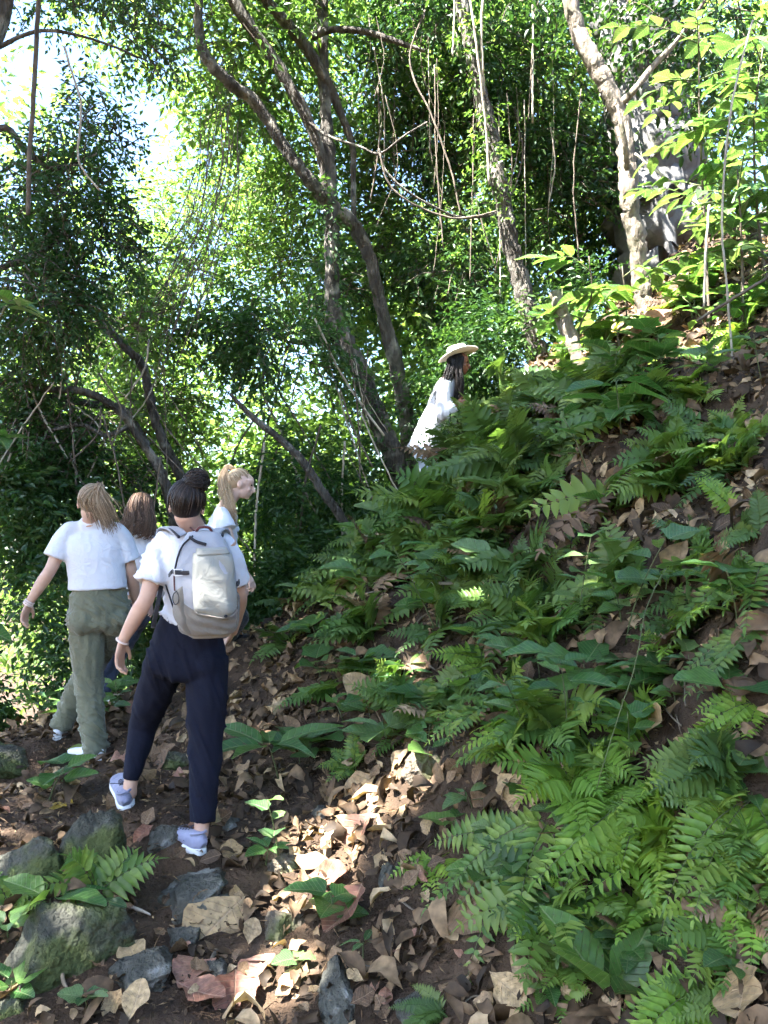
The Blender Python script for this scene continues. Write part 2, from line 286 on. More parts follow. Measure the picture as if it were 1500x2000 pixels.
def hnormal(x, y):
    e = 0.06; return unit(np.array((-(hz(x + e, y) - hz(x - e, y)) / (2 * e), -(hz(x, y + e) - hz(x, y - e)) / (2 * e), 1.0)))
def on_ground(px, py, dmax=14.0):
    """first place where the photograph's direction (px, py) meets the ground"""
    d = np.arange(1.2, dmax, 0.02); q = P(px, py, 1.0) - np.array((0, 0, CAM_Z)); pts = np.array((0, 0, CAM_Z)) + d[:, None] * q
    k = np.nonzero(pts[:, 2] < hz(pts[:, 0], pts[:, 1]))[0]
    return pts[k[0]] if len(k) else None

# ------------------------------------------------------------------ ground
def axis_coords(lo, hi, step, far):
    a = np.arange(lo, hi + 1e-6, step); out = [hi]; s = step
    while out[-1] < far: s *= 1.32; out.append(out[-1] + s)
    neg = [lo]; s = step
    while neg[-1] > -far: s *= 1.32; neg.append(neg[-1] - s)
    return np.concatenate((np.array(neg[1:])[::-1], a, np.array(out[1:])))
def build_ground():
    xs = axis_coords(-4, 4.6, 0.045, 600); ys = axis_coords(0.6, 10.5, 0.045, 600)
    X, Y = np.meshgrid(xs, ys); Z = height(np.stack((X.ravel(), Y.ravel()), 1))
    v = np.stack((X.ravel(), Y.ravel(), Z), 1); nx, ny = len(xs), len(ys)
    near = (np.abs(X.ravel()) < 5) & (Y.ravel() > 0) & (Y.ravel() < 11)
    v[near, 2] += RNG.normal(0, 0.006, near.sum())
    i = np.arange(ny - 1)[:, None] * nx; j = np.arange(nx - 1)[None]
    f = np.stack((i + j, i + j + 1, i + nx + j + 1, i + nx + j), -1).reshape(-1, 4)
    o = link('ground', mesh_np('ground', v, f, smooth=True), M['soil']); tag(o, 'dark brown forest floor rising into a steep bank', kind='structure')
build_ground()

# ------------------------------------------------------------------ foliage built leaf by leaf
def leaves_np(pos, axis, nrm, ln, wd, rnd, quad=False, curl=0.12):
    """one pointed leaf per row; 2 triangles (far) or 4 folded along the midrib (near)"""
    n = len(pos); axis = axis / (np.linalg.norm(axis, axis=1)[:, None] + 1e-9)
    side = np.cross(axis, nrm); side /= np.linalg.norm(side, axis=1)[:, None] + 1e-9
    up = np.cross(side, axis); ln = ln[:, None]; wd = wd[:, None]
    if not quad:
        v = np.stack((pos, pos + axis * ln * 0.42 + side * wd * 0.5 + up * wd * 0.15, pos + axis * ln - up * ln * curl, pos + axis * ln * 0.42 - side * wd * 0.5 + up * wd * 0.15), 1)
        b = np.arange(n)[:, None] * 4; f = np.concatenate((b + (0, 1, 2), b + (0, 2, 3)))
        return v.reshape(-1, 3), f, np.repeat(rnd, 4)
    v = np.stack((pos, pos + axis * ln * 0.3 + side * wd * 0.45 + up * wd * 0.12, pos + axis * ln * 0.68 + side * wd * 0.36 + up * (wd * 0.1 - ln * curl * 0.5), pos + axis * ln - up * ln * curl,
                  pos + axis * ln * 0.68 - side * wd * 0.36 + up * (wd * 0.1 - ln * curl * 0.5), pos + axis * ln * 0.3 - side * wd * 0.45 + up * wd * 0.12), 1)
    b = np.arange(n)[:, None] * 6; f = np.concatenate((b + (0, 1, 2), b + (0, 2, 3), b + (0, 3, 4), b + (0, 4, 5)))
    return v.reshape(-1, 3), f, np.repeat(rnd, 6)
_cw = np.random.default_rng(11).normal(0, 1, (10, 3)); _cp = np.random.default_rng(12).uniform(0, 6.28, 10)
def clump(p, s=1.0):
    """smooth pseudo noise about 0, for bunching foliage"""
    z = np.zeros(len(p))
    for k in range(10): z += np.sin((p * s) @ (_cw[k] * (1.2 + 0.35 * k)) + _cp[k])
    return z / 10 ** 0.5
def sprig_leaves(rng, p0, d0, per, leaf_len, droop=0.3, aspect=0.45, spacing=0.55, quad=False, jitter=0.25, holes=None):
    n = len(p0); d0 = d0 / (np.linalg.norm(d0, axis=1)[:, None] + 1e-9)
    upv = np.tile((0, 0, 1.0), (n, 1)) + rng.normal(0, 0.35, (n, 3)); side = np.cross(d0, upv); side /= np.linalg.norm(side, axis=1)[:, None] + 1e-9
    k = np.arange(per); s = (k[None, :] + 0.6) * leaf_len * spacing * rng.uniform(0.8, 1.2, (n, 1))
    pos = p0[:, None] + d0[:, None] * s[..., None]; pos[..., 2] -= droop * s ** 2 / (per * leaf_len * spacing) * 0.7
    sg = np.where(k % 2 == 0, 1.0, -1.0)[None, :, None]
    ax = d0[:, None] * 0.6 + side[:, None] * sg * 0.9 + rng.normal(0, jitter, (n, per, 3)); ax[..., 2] -= droop
    nr = upv[:, None] + rng.normal(0, 0.45, (n, per, 3))
    ln = leaf_len * rng.uniform(0.65, 1.2, (n, per)); base = np.clip(rng.normal(0.5, 0.22, (n, 1)) + rng.normal(0, 0.13, (n, per)), 0, 1)
    pos, ax, nr, ln, base = pos.reshape(-1, 3), ax.reshape(-1, 3), nr.reshape(-1, 3), ln.ravel(), base.ravel()
    if holes is not None:
        keep = np.ones(len(pos), bool)
        for (hp, hr) in holes:
            w = pos - hp; t = w @ SUN_TO; dist = np.linalg.norm(w - t[:, None] * SUN_TO, axis=1); keep &= ~((dist < hr) & (t > 0))
        pos, ax, nr, ln, base = pos[keep], ax[keep], nr[keep], ln[keep], base[keep]
    return leaves_np(pos, ax, nr, ln, ln * aspect * rng.uniform(0.8, 1.2, len(ln)), base, quad)
def blob_points(rng, blobs, thin=0.0, cs=1.2):
    """blobs: (centre, radii(3), count)"""
    ps, ds = [], []
    for c, r, n in blobs:
        u = rng.normal(0, 1, (n, 3)); u /= np.linalg.norm(u, axis=1)[:, None]
        rad = rng.uniform(0, 1, (n, 1)) ** 0.45; p = np.asarray(c) + u * rad * np.asarray(r)
        k = clump(p, cs) > thin if thin is not None else np.ones(n, bool)
        ps.append(p[k]); d = u * 0.7 + rng.normal(0, 0.6, (n, 3)); d[:, 2] -= 0.15; ds.append(d[k])
    return np.vstack(ps), np.vstack(ds)
def foliage(name, parent, mat, blobs, per=8, leaf=0.09, droop=0.3, aspect=0.45, thin=-0.2, quad=False, seed=1, cs=1.2, holes=None, twigs=0.0, twig_mat=None, kind=None):
    rng = np.random.default_rng(seed); p, d = blob_points(rng, blobs, thin, cs)
    v, f, r = sprig_leaves(rng, p, d, per, leaf, droop, aspect, quad=quad, holes=holes)
    o = link(name, mesh_np(name, v, f, r), M[mat], parent)
    if kind: o['kind'] = kind
    if twigs:
        k = rng.uniform(size=len(p)) < twigs; mb = MB()
        dd = d / np.linalg.norm(d, axis=1)[:, None]
        for a, b in zip(p[k], dd[k]):
            L_ = per * leaf * 0.55; pts = np.array((a - b * L_ * 0.4 + (0, 0, -0.02), a + b * L_ * 0.4, a + b * L_ + (0, 0, -droop * L_ * 0.5))); mb.add(*tube(pts, np.array((0.006, 0.004, 0.002)) * (1 + leaf * 4), 3, False))
        if mb.n: mb.build('twigs', twig_mat or M['vine'], parent)['kind'] = 'stuff'
    return o
def B(px, py, d, rx, ry, rd, n):
    """foliage ellipsoid whose centre and half sizes are given as seen (pixels) at depth d"""
    return (P(px, py, d), (rx / FPX * d, rd, ry / FPX * d), n)
def limb(pts, rads, seg=6, sides=12, seed=0, knots=0.04, slim=0.76):
    """pts: (px, py, depth) with radii in pixels -> bark tube"""
    rng = np.random.default_rng(seed); w = np.array([P(*p) for p in pts]); rr = np.array([r / FPX * p[2] for r, p in zip(rads, pts)])
    q = spline(np.hstack((w, rr[:, None] * slim)), (len(pts) - 1) * seg + 1); m = len(q)
    q[:, :3] += rng.normal(0, 0.12, (m, 3)) * q[:, 3:4] * 0.6
    rad = q[:, 3] * (1 + rng.normal(0, 0.05, m))
    sides = max(sides, 10) if sides > 6 else sides; v, f = tube(q[:, :3], rad, sides, True, wob=knots, rng=rng)
    if sides >= 10:  # ridged, knotty bark
        n = m * sides; rid = np.interp(np.arange(sides), np.arange(sides), rng.normal(0, .07, sides)); tw = np.array([np.roll(rid, int(i * .12)) for i in range(m)]); kn = 1 + .16 * np.clip(np.array([mnoise.noise(Vector((i * .23, seed * 7.3, 0))) for i in range(m)]), 0, 1)[:, None]
        ctr = np.repeat(q[:, :3], sides, 0); v[:n] = ctr + (v[:n] - ctr) * ((1 + tw) * kn).reshape(-1, 1)
    return v, f
def tree(name, label, cat, trunk, tr, branches=(), bark='bark_dark', group=None, seed=0, sides=14):
    base = P(*trunk[0]); root = empty(name, (0, 0, 0), label, cat, group)
    v, f = limb(trunk, tr, 9, max(18, sides), seed); MB().add(v, f).build('trunk', M[bark], root)
    for k, (pts, rr) in enumerate(branches):
        v, f = limb(pts, rr, 6, 8, seed + 10 + k); MB().add(v, f).build('branch', M[bark], root)
    return root

# forked tree in the middle
t1 = tree('forked_tree', 'tall brown tree in the middle whose trunk kinks above a short side stub', 'tree',
     [(850, 1110, 9.1), (770, 900, 9.0), (738, 820, 9.0), (700, 720, 9.0), (658, 645, 9.0), (648, 560, 9.0), (649, 450, 9.0), (642, 300, 9.1), (633, 150, 9.2), (630, -60, 9.3), (640, -400, 9.6)],
     [32, 27, 24, 24, 27, 18, 17, 16, 14, 13, 9],
     [([(655, 650, 9.0), (625, 662, 8.95), (590, 668, 8.8), (565, 668, 8.6)], [14, 10, 8, 4]),
      ([(646, 420, 9.05), (628, 310, 9.0), (600, 230, 8.9), (545, 135, 8.8), (450, -10, 8.6), (380, -160, 8.5)], [13, 14, 14, 14, 13, 9]),
      ([(600, 235, 8.9), (640, 265, 8.7), (700, 285, 8.5), (742, 300, 8.4), (790, 265, 8.3), (835, 238, 8.3)], [3.5, 3.5, 3, 3, 2.6, 2])], seed=1)
foliage('crown', t1, 'leaf_mid', [B(430, 90, 9.2, 130, 130, 1.2, 420), B(570, 60, 9.8, 130, 110, 1.2, 420), B(620, -150, 9.5, 350, 140, 1.5, 700), B(720, 180, 10.4, 90, 190, 0.8, 420), B(500, 250, 10.5, 110, 80, .8, 180), B(640, 350, 10.6, 90, 120, .6, 170), B(560, 520, 10.8, 110, 90, .6, 160), B(430, 470, 11, 100, 100, .6, 110), B(760, 480, 10.6, 70, 140, .6, 300)], 8, 0.105, seed=21, twigs=0.25)
# arching tree that shares its foot
t2 = tree('arching_tree', 'slender brown tree arching far to the upper left behind the forked tree', 'tree',
     [(840, 1090, 9.7), (800, 860, 9.6), (775, 720, 9.5), (745, 600, 9.4), (722, 505, 9.3), (690, 440, 9.2), (640, 395, 9.0), (590, 335, 8.85), (553, 283, 8.8), (500, 200, 8.7), (452, 165, 8.6), (402, 112, 8.5), (388, 50, 8.5), (386, -60, 8.5), (360, -300, 8.5)],
     [24, 21, 18, 17, 16, 18, 17, 17, 16, 15, 14, 14, 11, 10, 6],
     [([(692, 430, 9.2), (690, 350, 9.3), (688, 285, 9.3), (652, 190, 9.2), (610, 110, 9.1), (560, 45, 9.0), (500, -20, 8.9), (420, -120, 8.8)], [7, 7, 8, 12, 15, 15, 13, 9]),
      ([(606, 72, 9.1), (650, 58, 9.0), (715, 62, 8.9), (775, 82, 8.8), (830, 100, 8.8)], [10, 9, 8, 7, 4])], 'bark_dark', seed=2)
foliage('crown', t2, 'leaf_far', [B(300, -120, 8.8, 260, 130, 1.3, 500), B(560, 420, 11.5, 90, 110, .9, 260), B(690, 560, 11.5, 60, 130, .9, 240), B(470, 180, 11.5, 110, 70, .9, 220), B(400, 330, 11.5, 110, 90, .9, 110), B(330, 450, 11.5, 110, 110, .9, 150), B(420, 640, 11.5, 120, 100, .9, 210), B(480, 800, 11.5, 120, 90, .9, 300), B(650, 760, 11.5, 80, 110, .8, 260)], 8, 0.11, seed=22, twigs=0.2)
# vine hung tree right of the middle
t3 = tree('vine_hung_tree', 'straight brown tree behind the hat wearer, hung with vines', 'tree',
     [(1072, 780, 8.7), (1050, 700, 8.6), (1030, 600, 8.55), (1003, 500, 8.5), (982, 400, 8.5), (960, 280, 8.5), (932, 150, 8.5), (902, 0, 8.6), (880, -200, 8.7)],
     [34, 28, 24, 22, 21, 20, 18, 17, 14],
     [([(968, 418, 8.4), (900, 425, 8.2), (840, 400, 8.0), (790, 370, 7.9), (752, 330, 7.9), (740, 290, 7.9)], [4, 3.5, 3, 3, 2.5, 2.5])], 'bark_dark', seed=3)
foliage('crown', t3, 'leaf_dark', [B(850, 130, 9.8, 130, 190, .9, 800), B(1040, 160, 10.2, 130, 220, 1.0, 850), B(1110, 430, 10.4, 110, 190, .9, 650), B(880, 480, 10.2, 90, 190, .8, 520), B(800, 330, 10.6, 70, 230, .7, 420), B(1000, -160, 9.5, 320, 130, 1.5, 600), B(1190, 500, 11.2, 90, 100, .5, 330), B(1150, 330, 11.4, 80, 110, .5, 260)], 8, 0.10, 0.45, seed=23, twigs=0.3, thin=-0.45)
# sunlit tree on the bank
t4 = tree('pale_tree', 'crooked pale tree on the bank, lit by the sun', 'tree',
     [(1268, 640, 7.3), (1252, 560, 7.3), (1243, 470, 7.25), (1228, 390, 7.2), (1226, 320, 7.2), (1212, 230, 7.2), (1180, 160, 7.2), (1140, 90, 7.2), (1112, 0, 7.2), (1105, -120, 7.2), (1130, -300, 7.3)],
     [25, 23, 22, 22, 22, 20, 22, 21, 18, 15, 11],
     [([(1225, 330, 7.15), (1222, 290, 7.05), (1213, 240, 7.0), (1206, 205, 7.0)], [8, 8, 6, 4]),
      ([(1208, 205, 7.2), (1235, 180, 7.1), (1275, 130, 7.1), (1330, 70, 7.1), (1390, -20, 7.1)], [10, 9, 7, 6, 4])], 'bark_pale', seed=4)
foliage('crown', t4, 'leaf_dark', [B(1370, 50, 7.6, 140, 80, .6, 300), B(1430, 190, 7.9, 70, 80, .5, 120), B(1200, -160, 7.6, 330, 110, 1.4, 420)], 7, 0.10, 0.4, aspect=0.42, seed=24, twigs=0.3, quad=True)
foliage('ivy', t1, 'leaf_dark', [B(640, 430, 8.9, 26, 90, .12, 60), B(650, 620, 8.9, 30, 60, .12, 40), B(720, 780, 8.9, 36, 60, .12, 50)], 6, 0.06, .6, .6, thin=None, seed=35, quad=True)
foliage('ivy', t3, 'leaf_mid', [B(960, 300, 8.35, 30, 120, .12, 60), B(1030, 640, 8.4, 34, 70, .12, 50), B(920, 80, 8.4, 30, 90, .12, 40)], 6, 0.065, .6, .55, thin=None, seed=36, quad=True)
# great grey trunk
t5 = tree('giant_tree', 'huge smooth grey trunk standing behind the pale tree', 'tree',
     [(1310, 640, 10.2), (1300, 520, 10.2), (1285, 400, 10.3), (1270, 280, 10.4), (1250, 120, 10.6), (1225, -40, 10.8), (1200, -350, 11.2)], [125, 116, 110, 104, 97, 88, 72], (), 'bark_grey', seed=5, sides=28)
foliage('crown', t5, 'leaf_mid', [B(1300, -420, 11.5, 600, 150, 2.5, 700)], 8, 0.1, seed=25)
# dead stub
sn = tree('dead_stump', 'broken pale dead stump leaning beside the pale tree', 'stump', [(1152, 790, 6.55), (1138, 730, 6.6), (1118, 670, 6.62), (1098, 615, 6.65), (1085, 570, 6.7)], [22, 18, 17, 18, 13], (), 'bark_pale', seed=6)
# leaning trees on the left
t7 = tree('leaning_tree', 'thin grey tree leaning left above the dark bun of hair', 'tree',
     [(500, 1380, 8.6), (430, 1130, 8.4), (352, 930, 8.2), (322, 870, 8.1), (297, 800, 8.0), (280, 720, 7.9), (242, 675, 7.8), (182, 610, 7.7), (120, 540, 7.6), (40, 430, 7.5)], [16, 14, 13, 12, 11, 11, 10, 9, 8, 6],
     [([(290, 870, 8.1), (240, 800, 8.0), (185, 790, 7.9), (120, 778, 7.8), (50, 772, 7.7)], [9, 10, 10, 9, 6])], 'bark_dark', seed=7)
foliage('crown', t7, 'leaf_mid', [B(250, 640, 8.6, 110, 90, .7, 300), B(330, 560, 9.2, 90, 110, .7, 220), B(200, 830, 8.6, 130, 90, .8, 330), B(330, 800, 9.4, 70, 90, .6, 160)], 7, 0.095, seed=27, twigs=0.4)
t8 = tree('crooked_tree', 'crooked grey tree reaching up behind the light brown ponytail', 'tree',
     [(400, 1380, 8.2), (365, 1140, 8.0), (326, 960, 7.8), (305, 905, 7.7), (275, 860, 7.6), (230, 800, 7.5), (165, 765, 7.4), (90, 760, 7.3), (20, 740, 7.2)], [16, 14, 13, 12, 10, 10, 9, 8, 6],
     [([(250, 835, 7.5), (205, 850, 7.4), (160, 830, 7.3), (100, 840, 7.2)], [6, 6, 5, 4])], 'bark_dark', seed=8)
foliage('crown', t8, 'leaf_dark', [B(90, 860, 7.6, 120, 90, .6, 380), B(40, 720, 7.4, 90, 80, .5, 260), B(230, 940, 8.4, 110, 60, .6, 220)], 7, 0.07, seed=28, twigs=0.5)
t9 = tree('dark_sapling', 'thin dark tree slanting left behind the blond ponytail', 'tree',
     [(720, 1180, 8.0), (690, 1060, 7.9), (660, 1000, 7.8), (630, 960, 7.7), (590, 900, 7.6), (540, 852, 7.5), (497, 818, 7.4), (450, 770, 7.3)], [13, 12, 11, 11, 10, 9, 8, 5], (), 'bark_dark', seed=9)
foliage('crown', t9, 'leaf_dark', [B(560, 700, 8.4, 105, 80, .6, 560), B(480, 640, 8.6, 80, 70, .5, 280), B(600, 800, 8.8, 90, 60, .5, 260), B(640, 560, 9.8, 60, 60, .4, 140)], 8, 0.09, 0.4, seed=29, twigs=0.25, thin=-0.5)
# dark tree that hangs in at the left edge
t10 = tree('dark_leafy_tree', 'dark leafy tree hanging in at the left edge against the white sky', 'tree',
     [(-260, 1250, 6.6), (-220, 900, 6.5), (-150, 600, 6.4), (-90, 350, 6.4), (-40, 150, 6.4), (30, -60, 6.5), (60, -260, 6.6)], [34, 30, 26, 24, 22, 18, 12],
     [([(-150, 600, 6.4), (-40, 540, 6.4), (60, 500, 6.5), (140, 460, 6.6)], [12, 9, 6, 3]), ([(-90, 350, 6.4), (0, 250, 6.4), (55, 300, 6.5), (110, 330, 6.6), (190, 300, 6.7)], [10, 8, 7, 5, 3]),
      ([(-20, 100, 6.4), (80, 60, 6.5), (190, 80, 6.6), (290, 120, 6.8)], [5, 4, 3, 2])], 'bark_dark', seed=10)
foliage('crown', t10, 'leaf_dark', [B(110, 400, 6.8, 120, 130, .6, 620), B(90, 590, 6.7, 110, 110, .6, 620), B(200, 480, 7.0, 90, 110, .5, 330), B(160, 240, 7.0, 90, 80, .5, 220), B(250, 60, 7.2, 110, 80, .6, 230), B(140, -60, 7, 200, 60, .7, 240), B(20, 300, 6.7, 70, 90, .5, 160)], 8, 0.06, 0.35, seed=30, twigs=0.25, thin=-0.35)

# trees behind the camera on the sunny side: their crowns shade the trail and let the sun through in places
SPOTS = [(655, 1650, .2), (700, 1605, .16), (635, 1705, .17), (600, 1795, -.02), (545, 1845, -.03), (590, 1905, .1), (700, 1570, .03), (830, 1530, .09), (790, 1500, .06), (800, 1325, .10), (560, 1930, .06), (1290, 660, .34), (1200, 700, .22), (1330, 560, .4), (1450, 480, .45), (1140, 740, .14), (1430, 650, .2), (1240, 560, .3), (1480, 560, .3), (1400, 600, .35), (1230, 640, .3), (1370, 690, .2), (1030, 1420, .05), (630, 1060, .16), (590, 1120, .12), (1000, 900, .05), (1430, 930, .06), (700, 1140, .06), (80, 1385, .02), (150, 1395, .05), (520, 1440, .04), (940, 1180, .05), (1410, 1250, .05), (1190, 1180, .05)]
HOLES = []
for (a, b, r) in SPOTS:
    g = on_ground(a, b)
    if g is not None: HOLES.append((g, r + .075))
for (a, b, d, r) in [(1215, 250, 7.1, .25), (1150, 100, 7.1, .22), (1235, 380, 7.1, .25), (1350, 150, 6.3, .35), (1430, 300, 6.0, .5), (1380, 420, 6.0, .5), (1270, 450, 7, .3), (1250, 550, 6.6, .3), (1440, 150, 6, .35), (1120, 550, 6.5, .2), (1220, 350, 9.6, .3), (1150, 640, 6.5, .2),
                     (309, 1053, 3.62, .0), (290, 1080, 3.6, .0), (440, 985, 5.9, .09), (450, 930, 5.85, .05), (885, 680, 8.1, .12), (868, 735, 8.1, .05), (280, 1000, 5.9, .06), (835, 860, 8.1, .09), (620, 200, 9, .2), (560, 40, 9, .2), (960, 60, 8, .3), (1000, 480, 8.4, .15), (1035, 620, 8.4, .1)]:
    HOLES.append((P(a, b, d), r + .075))
def canopy_tree(label, foot, top, blobs, seed):
    root = empty('canopy_tree', (0, 0, 0), label, 'tree', 'tall trees beside the trail behind the viewer')
    rng = np.random.default_rng(seed); foot = np.array(foot, float); foot[2] = float(base_height(foot[None, :2])[0]) - 0.1; top = np.array(top, float)
    mid = (foot + top) / 2 + rng.normal(0, .25, 3); q = spline(np.array((foot, foot * .7 + mid * .3, mid, mid * .4 + top * .6, top)), 30)
    MB().add(*tube(q, np.linspace(.24, .07, 30), 12, True, wob=.04, rng=rng)).build('trunk', M['bark_dark'], root)
    for c, r, n in blobs:
        a = q[rng.integers(16, 27)]; e = np.asarray(c); pts = spline(np.array((a, (a + e) / 2 + (0, 0, .4), e)), 12); MB().add(*tube(pts, np.linspace(.07, .015, 12), 7)).build('branch', M['bark_dark'], root)
    foliage('crown', root, 'leaf_mid', blobs, 8, 0.13, 0.3, 0.52, thin=None, seed=seed, holes=HOLES)
canopy_tree('tall tree whose leafy crown roofs the near trail', (-4.2, -1.5, 0), (-3.6, 0.2, 8.5), [(P(405, 1150, 3.5) + SUN_TO * 8.2, (.5, .5, .3), 170), (P(180, 1070, 5.0) + SUN_TO * 8.2, (.5, .5, .3), 130), ((-3.4, 0.4, 7.4), (1.7, 1.5, .8), 1386), ((-4.4, 1.7, 8.2), (1.7, 1.5, .9), 1386), ((-2.2, -0.2, 7.6), (1.5, 1.4, .8), 1254), ((-2.6, 1.5, 8.4), (1.6, 1.4, .8), 1386), ((-1.2, 0.6, 8.2), (1.3, 1.3, .7), 1122)], 41)  # first two unseen leaf clusters added sunward to shade the backpack and olive walker
canopy_tree('tall tree with a wide crown over the steep bank', (2.6, -2.5, 0), (0.2, 0.4, 9.2), [((-0.6, -0.6, 7.8), (1.5, 1.4, .8), 1254), ((-0.9, 1.6, 9.0), (1.6, 1.4, .8), 1254), ((0.4, 0.6, 8.8), (1.5, 1.4, .8), 990), ((-0.2, 2.6, 10.2), (1.6, 1.4, .8), 990), ((0.6, -0.9, 8.2), (1.3, 1.3, .8), 924)], 42)
canopy_tree('tall tree with a spreading crown above the walkers', (-6.2, 2.6, 0), (-5.0, 3.4, 9.0), [((-5.6, 2.8, 8.2), (1.7, 1.6, .9), 1386), ((-4.2, 3.6, 9.0), (1.7, 1.5, .9), 1386), ((-6.4, 4.4, 8.8), (1.7, 1.6, .9), 1386), ((-2.8, 3.0, 9.6), (1.7, 1.4, .8), 1254), ((-4.6, 5.2, 10.2), (1.7, 1.4, .9), 1254)], 43)

sb = empty('shrub', (0, 0, 0), 'dark fine leaved shrub in front of the hat wearer', 'shrub')
for k, (a, b) in enumerate(((850, 960), (900, 940), (940, 930), (975, 900))):
    MB().add(*limb([(a + 10, b + 60, 7.2), (a, b, 7.15), (a + 12 * (k - 1), b - 110, 7.1)], [3, 2.5, 1.5], 5, 5, 90 + k)).build('stem', M['vine'], sb)
foliage('crown', sb, 'leaf_dark', [B(905, 905, 7.1, 70, 90, .25, 260), B(960, 880, 7.1, 60, 70, .25, 200), B(870, 960, 7.0, 50, 50, .2, 120)], 9, 0.045, .35, .38, seed=91, thin=-.6, quad=True, twigs=.3)
# understorey and the wood beyond, masses nobody could count
o = foliage('undergrowth', None, 'leaf_dark', [B(70, 1010, 7.4, 120, 110, .7, 1000), B(110, 1180, 7.0, 150, 110, .6, 1200), B(40, 1290, 6.6, 140, 80, .4, 800), B(150, 1340, 7.0, 120, 50, .3, 420), B(250, 1220, 7.8, 120, 140, .5, 900), B(60, 880, 7.8, 110, 90, .5, 420), B(10, 1350, 6.9, 120, 60, .4, 800), B(110, 1390, 7.4, 110, 30, .3, 300), B(220, 1060, 8.6, 130, 120, .6, 480), B(560, 960, 8.4, 90, 90, .5, 420), B(600, 1120, 7.8, 90, 70, .4, 360), B(520, 1180, 7.6, 70, 60, .3, 260), B(390, 1180, 8.4, 110, 120, .5, 420), B(700, 960, 8.9, 60, 110, .5, 300), B(960, 680, 9.0, 90, 90, .5, 480), B(900, 800, 9.4, 110, 90, .6, 450), B(1150, 620, 9.0, 70, 100, .5, 320)], 8, 0.085, 0.3, seed=51, thin=-0.4, kind='stuff')
tag(o, 'tangled dark green undergrowth along both sides of the trail', 'undergrowth', kind='stuff')
rng = np.random.default_rng(52); wb = []
for d in (11.5, 14, 17, 21, 27):
    n = int(26 + d)
    for k in range(n):
        px = rng.uniform(-150, 1650); py = rng.uniform(-80, 1330)
        up = 1.0
        if math.hypot(px - 40, (py - 80) * .9) < 120 or math.hypot((px - 300) * 1.2, py - 250) < 120: continue
        if px < 420 and py < 400: up = 0.22
        elif px < 760 and py < 780: up = 0.4
        if px > 1150 and py > 500: continue
        if py > 900 and px > 760: continue
        rp = rng.uniform(70, 130) * 14 / d * 1.2
        wb.append(B(px, py, d + rng.uniform(-1, 1), rp, rp * rng.uniform(.6, 1), rng.uniform(.6, 1.2), int(170 * up)))
wb += [B(x, y, 10.5, 90, 80, .5, 170) for x, y in ((420, 1060), (330, 1180), (180, 1120), (60, 1140), (640, 1060), (480, 1240), (560, 880), (300, 1330), (160, 1330))]
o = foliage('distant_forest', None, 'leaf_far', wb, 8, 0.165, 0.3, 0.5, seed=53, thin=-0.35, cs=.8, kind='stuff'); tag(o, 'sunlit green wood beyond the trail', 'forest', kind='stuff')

# ------------------------------------------------------------------ people
def cloth_mat(name, col, rough=0.85, weave=900, bump=0.15, sheen=0.2, var=0.08):
    m, nt, N, L = nodes(name); tc = N.new('ShaderNodeTexCoord'); nz = N.new('ShaderNodeTexNoise'); nz.inputs['Scale'].default_value = 7; nz.inputs['Detail'].default_value = 5; L.new(tc.outputs['Object'], nz.inputs['Vector'])
    rp = ramp(N, [(0.3, tuple(c * (1 - var) for c in col)), (0.7, tuple(min(1, c * (1 + var)) for c in col))]); L.new(nz.outputs[0], rp.inputs[0])
    p = N.new('ShaderNodeBsdfPrincipled'); L.new(rp.outputs[0], p.inputs['Base Color']); p.inputs['Roughness'].default_value = rough; p.inputs['Specular IOR Level'].default_value = 0.2; p.inputs['Sheen Weight'].default_value = sheen
    b2 = N.new('ShaderNodeTexNoise'); b2.inputs['Scale'].default_value = 15; b2.inputs['Detail'].default_value = 4; b2.inputs['Distortion'].default_value = 1.4; L.new(tc.outputs['Object'], b2.inputs['Vector'])
    b = N.new('ShaderNodeBump'); b.inputs['Strength'].default_value = bump; b.inputs['Distance'].default_value = 0.035; L.new(b2.outputs[0], b.inputs['Height']); L.new(b.outputs[0], p.inputs['Normal'])
    o = N.new('ShaderNodeOutputMaterial'); L.new(p.outputs[0], o.inputs['Surface']); return m
def skin_mat(name, col):
    m, nt, N, L = nodes(name); tc = N.new('ShaderNodeTexCoord'); nz = N.new('ShaderNodeTexNoise'); nz.inputs['Scale'].default_value = 14; nz.inputs['Detail'].default_value = 5; L.new(tc.outputs['Object'], nz.inputs['Vector'])
    rp = ramp(N, [(0.3, (col[0] * .9, col[1] * .82, col[2] * .78)), (0.7, (min(1, col[0] * 1.08), col[1] * 1.08, col[2] * 1.06))]); L.new(nz.outputs[0], rp.inputs[0])
    p = N.new('ShaderNodeBsdfPrincipled'); L.new(rp.outputs[0], p.inputs['Base Color']); p.inputs['Roughness'].default_value = 0.5; p.inputs['Specular IOR Level'].default_value = 0.35
    o = N.new('ShaderNodeOutputMaterial'); L.new(p.outputs[0], o.inputs['Surface']); return m
def hair_mat(name, c0, c1, c2):
    m, nt, N, L = nodes(name); a = N.new('ShaderNodeAttribute'); a.attribute_name = 'rnd'; rp = ramp(N, [(0, c0), (.5, c1), (1, c2)]); L.new(a.outputs['Fac'], rp.inputs[0])
    p = N.new('ShaderNodeBsdfPrincipled'); L.new(rp.outputs[0], p.inputs['Base Color']); p.inputs['Roughness'].default_value = 0.48; p.inputs['Specular IOR Level'].default_value = 0.25
    o = N.new('ShaderNodeOutputMaterial'); L.new(p.outputs[0], o.inputs['Surface']); return m
M['white_tee'] = cloth_mat('white_cotton', (0.60, 0.605, 0.64), .9, bump=.35, var=.02)
M['navy'] = cloth_mat('navy_crepe', (0.0055, 0.0068, 0.016), .9, bump=.16, var=.12, sheen=.0)
M['olive'] = cloth_mat('olive_nylon', (0.135, 0.138, 0.09), .7, bump=.5, var=.08)
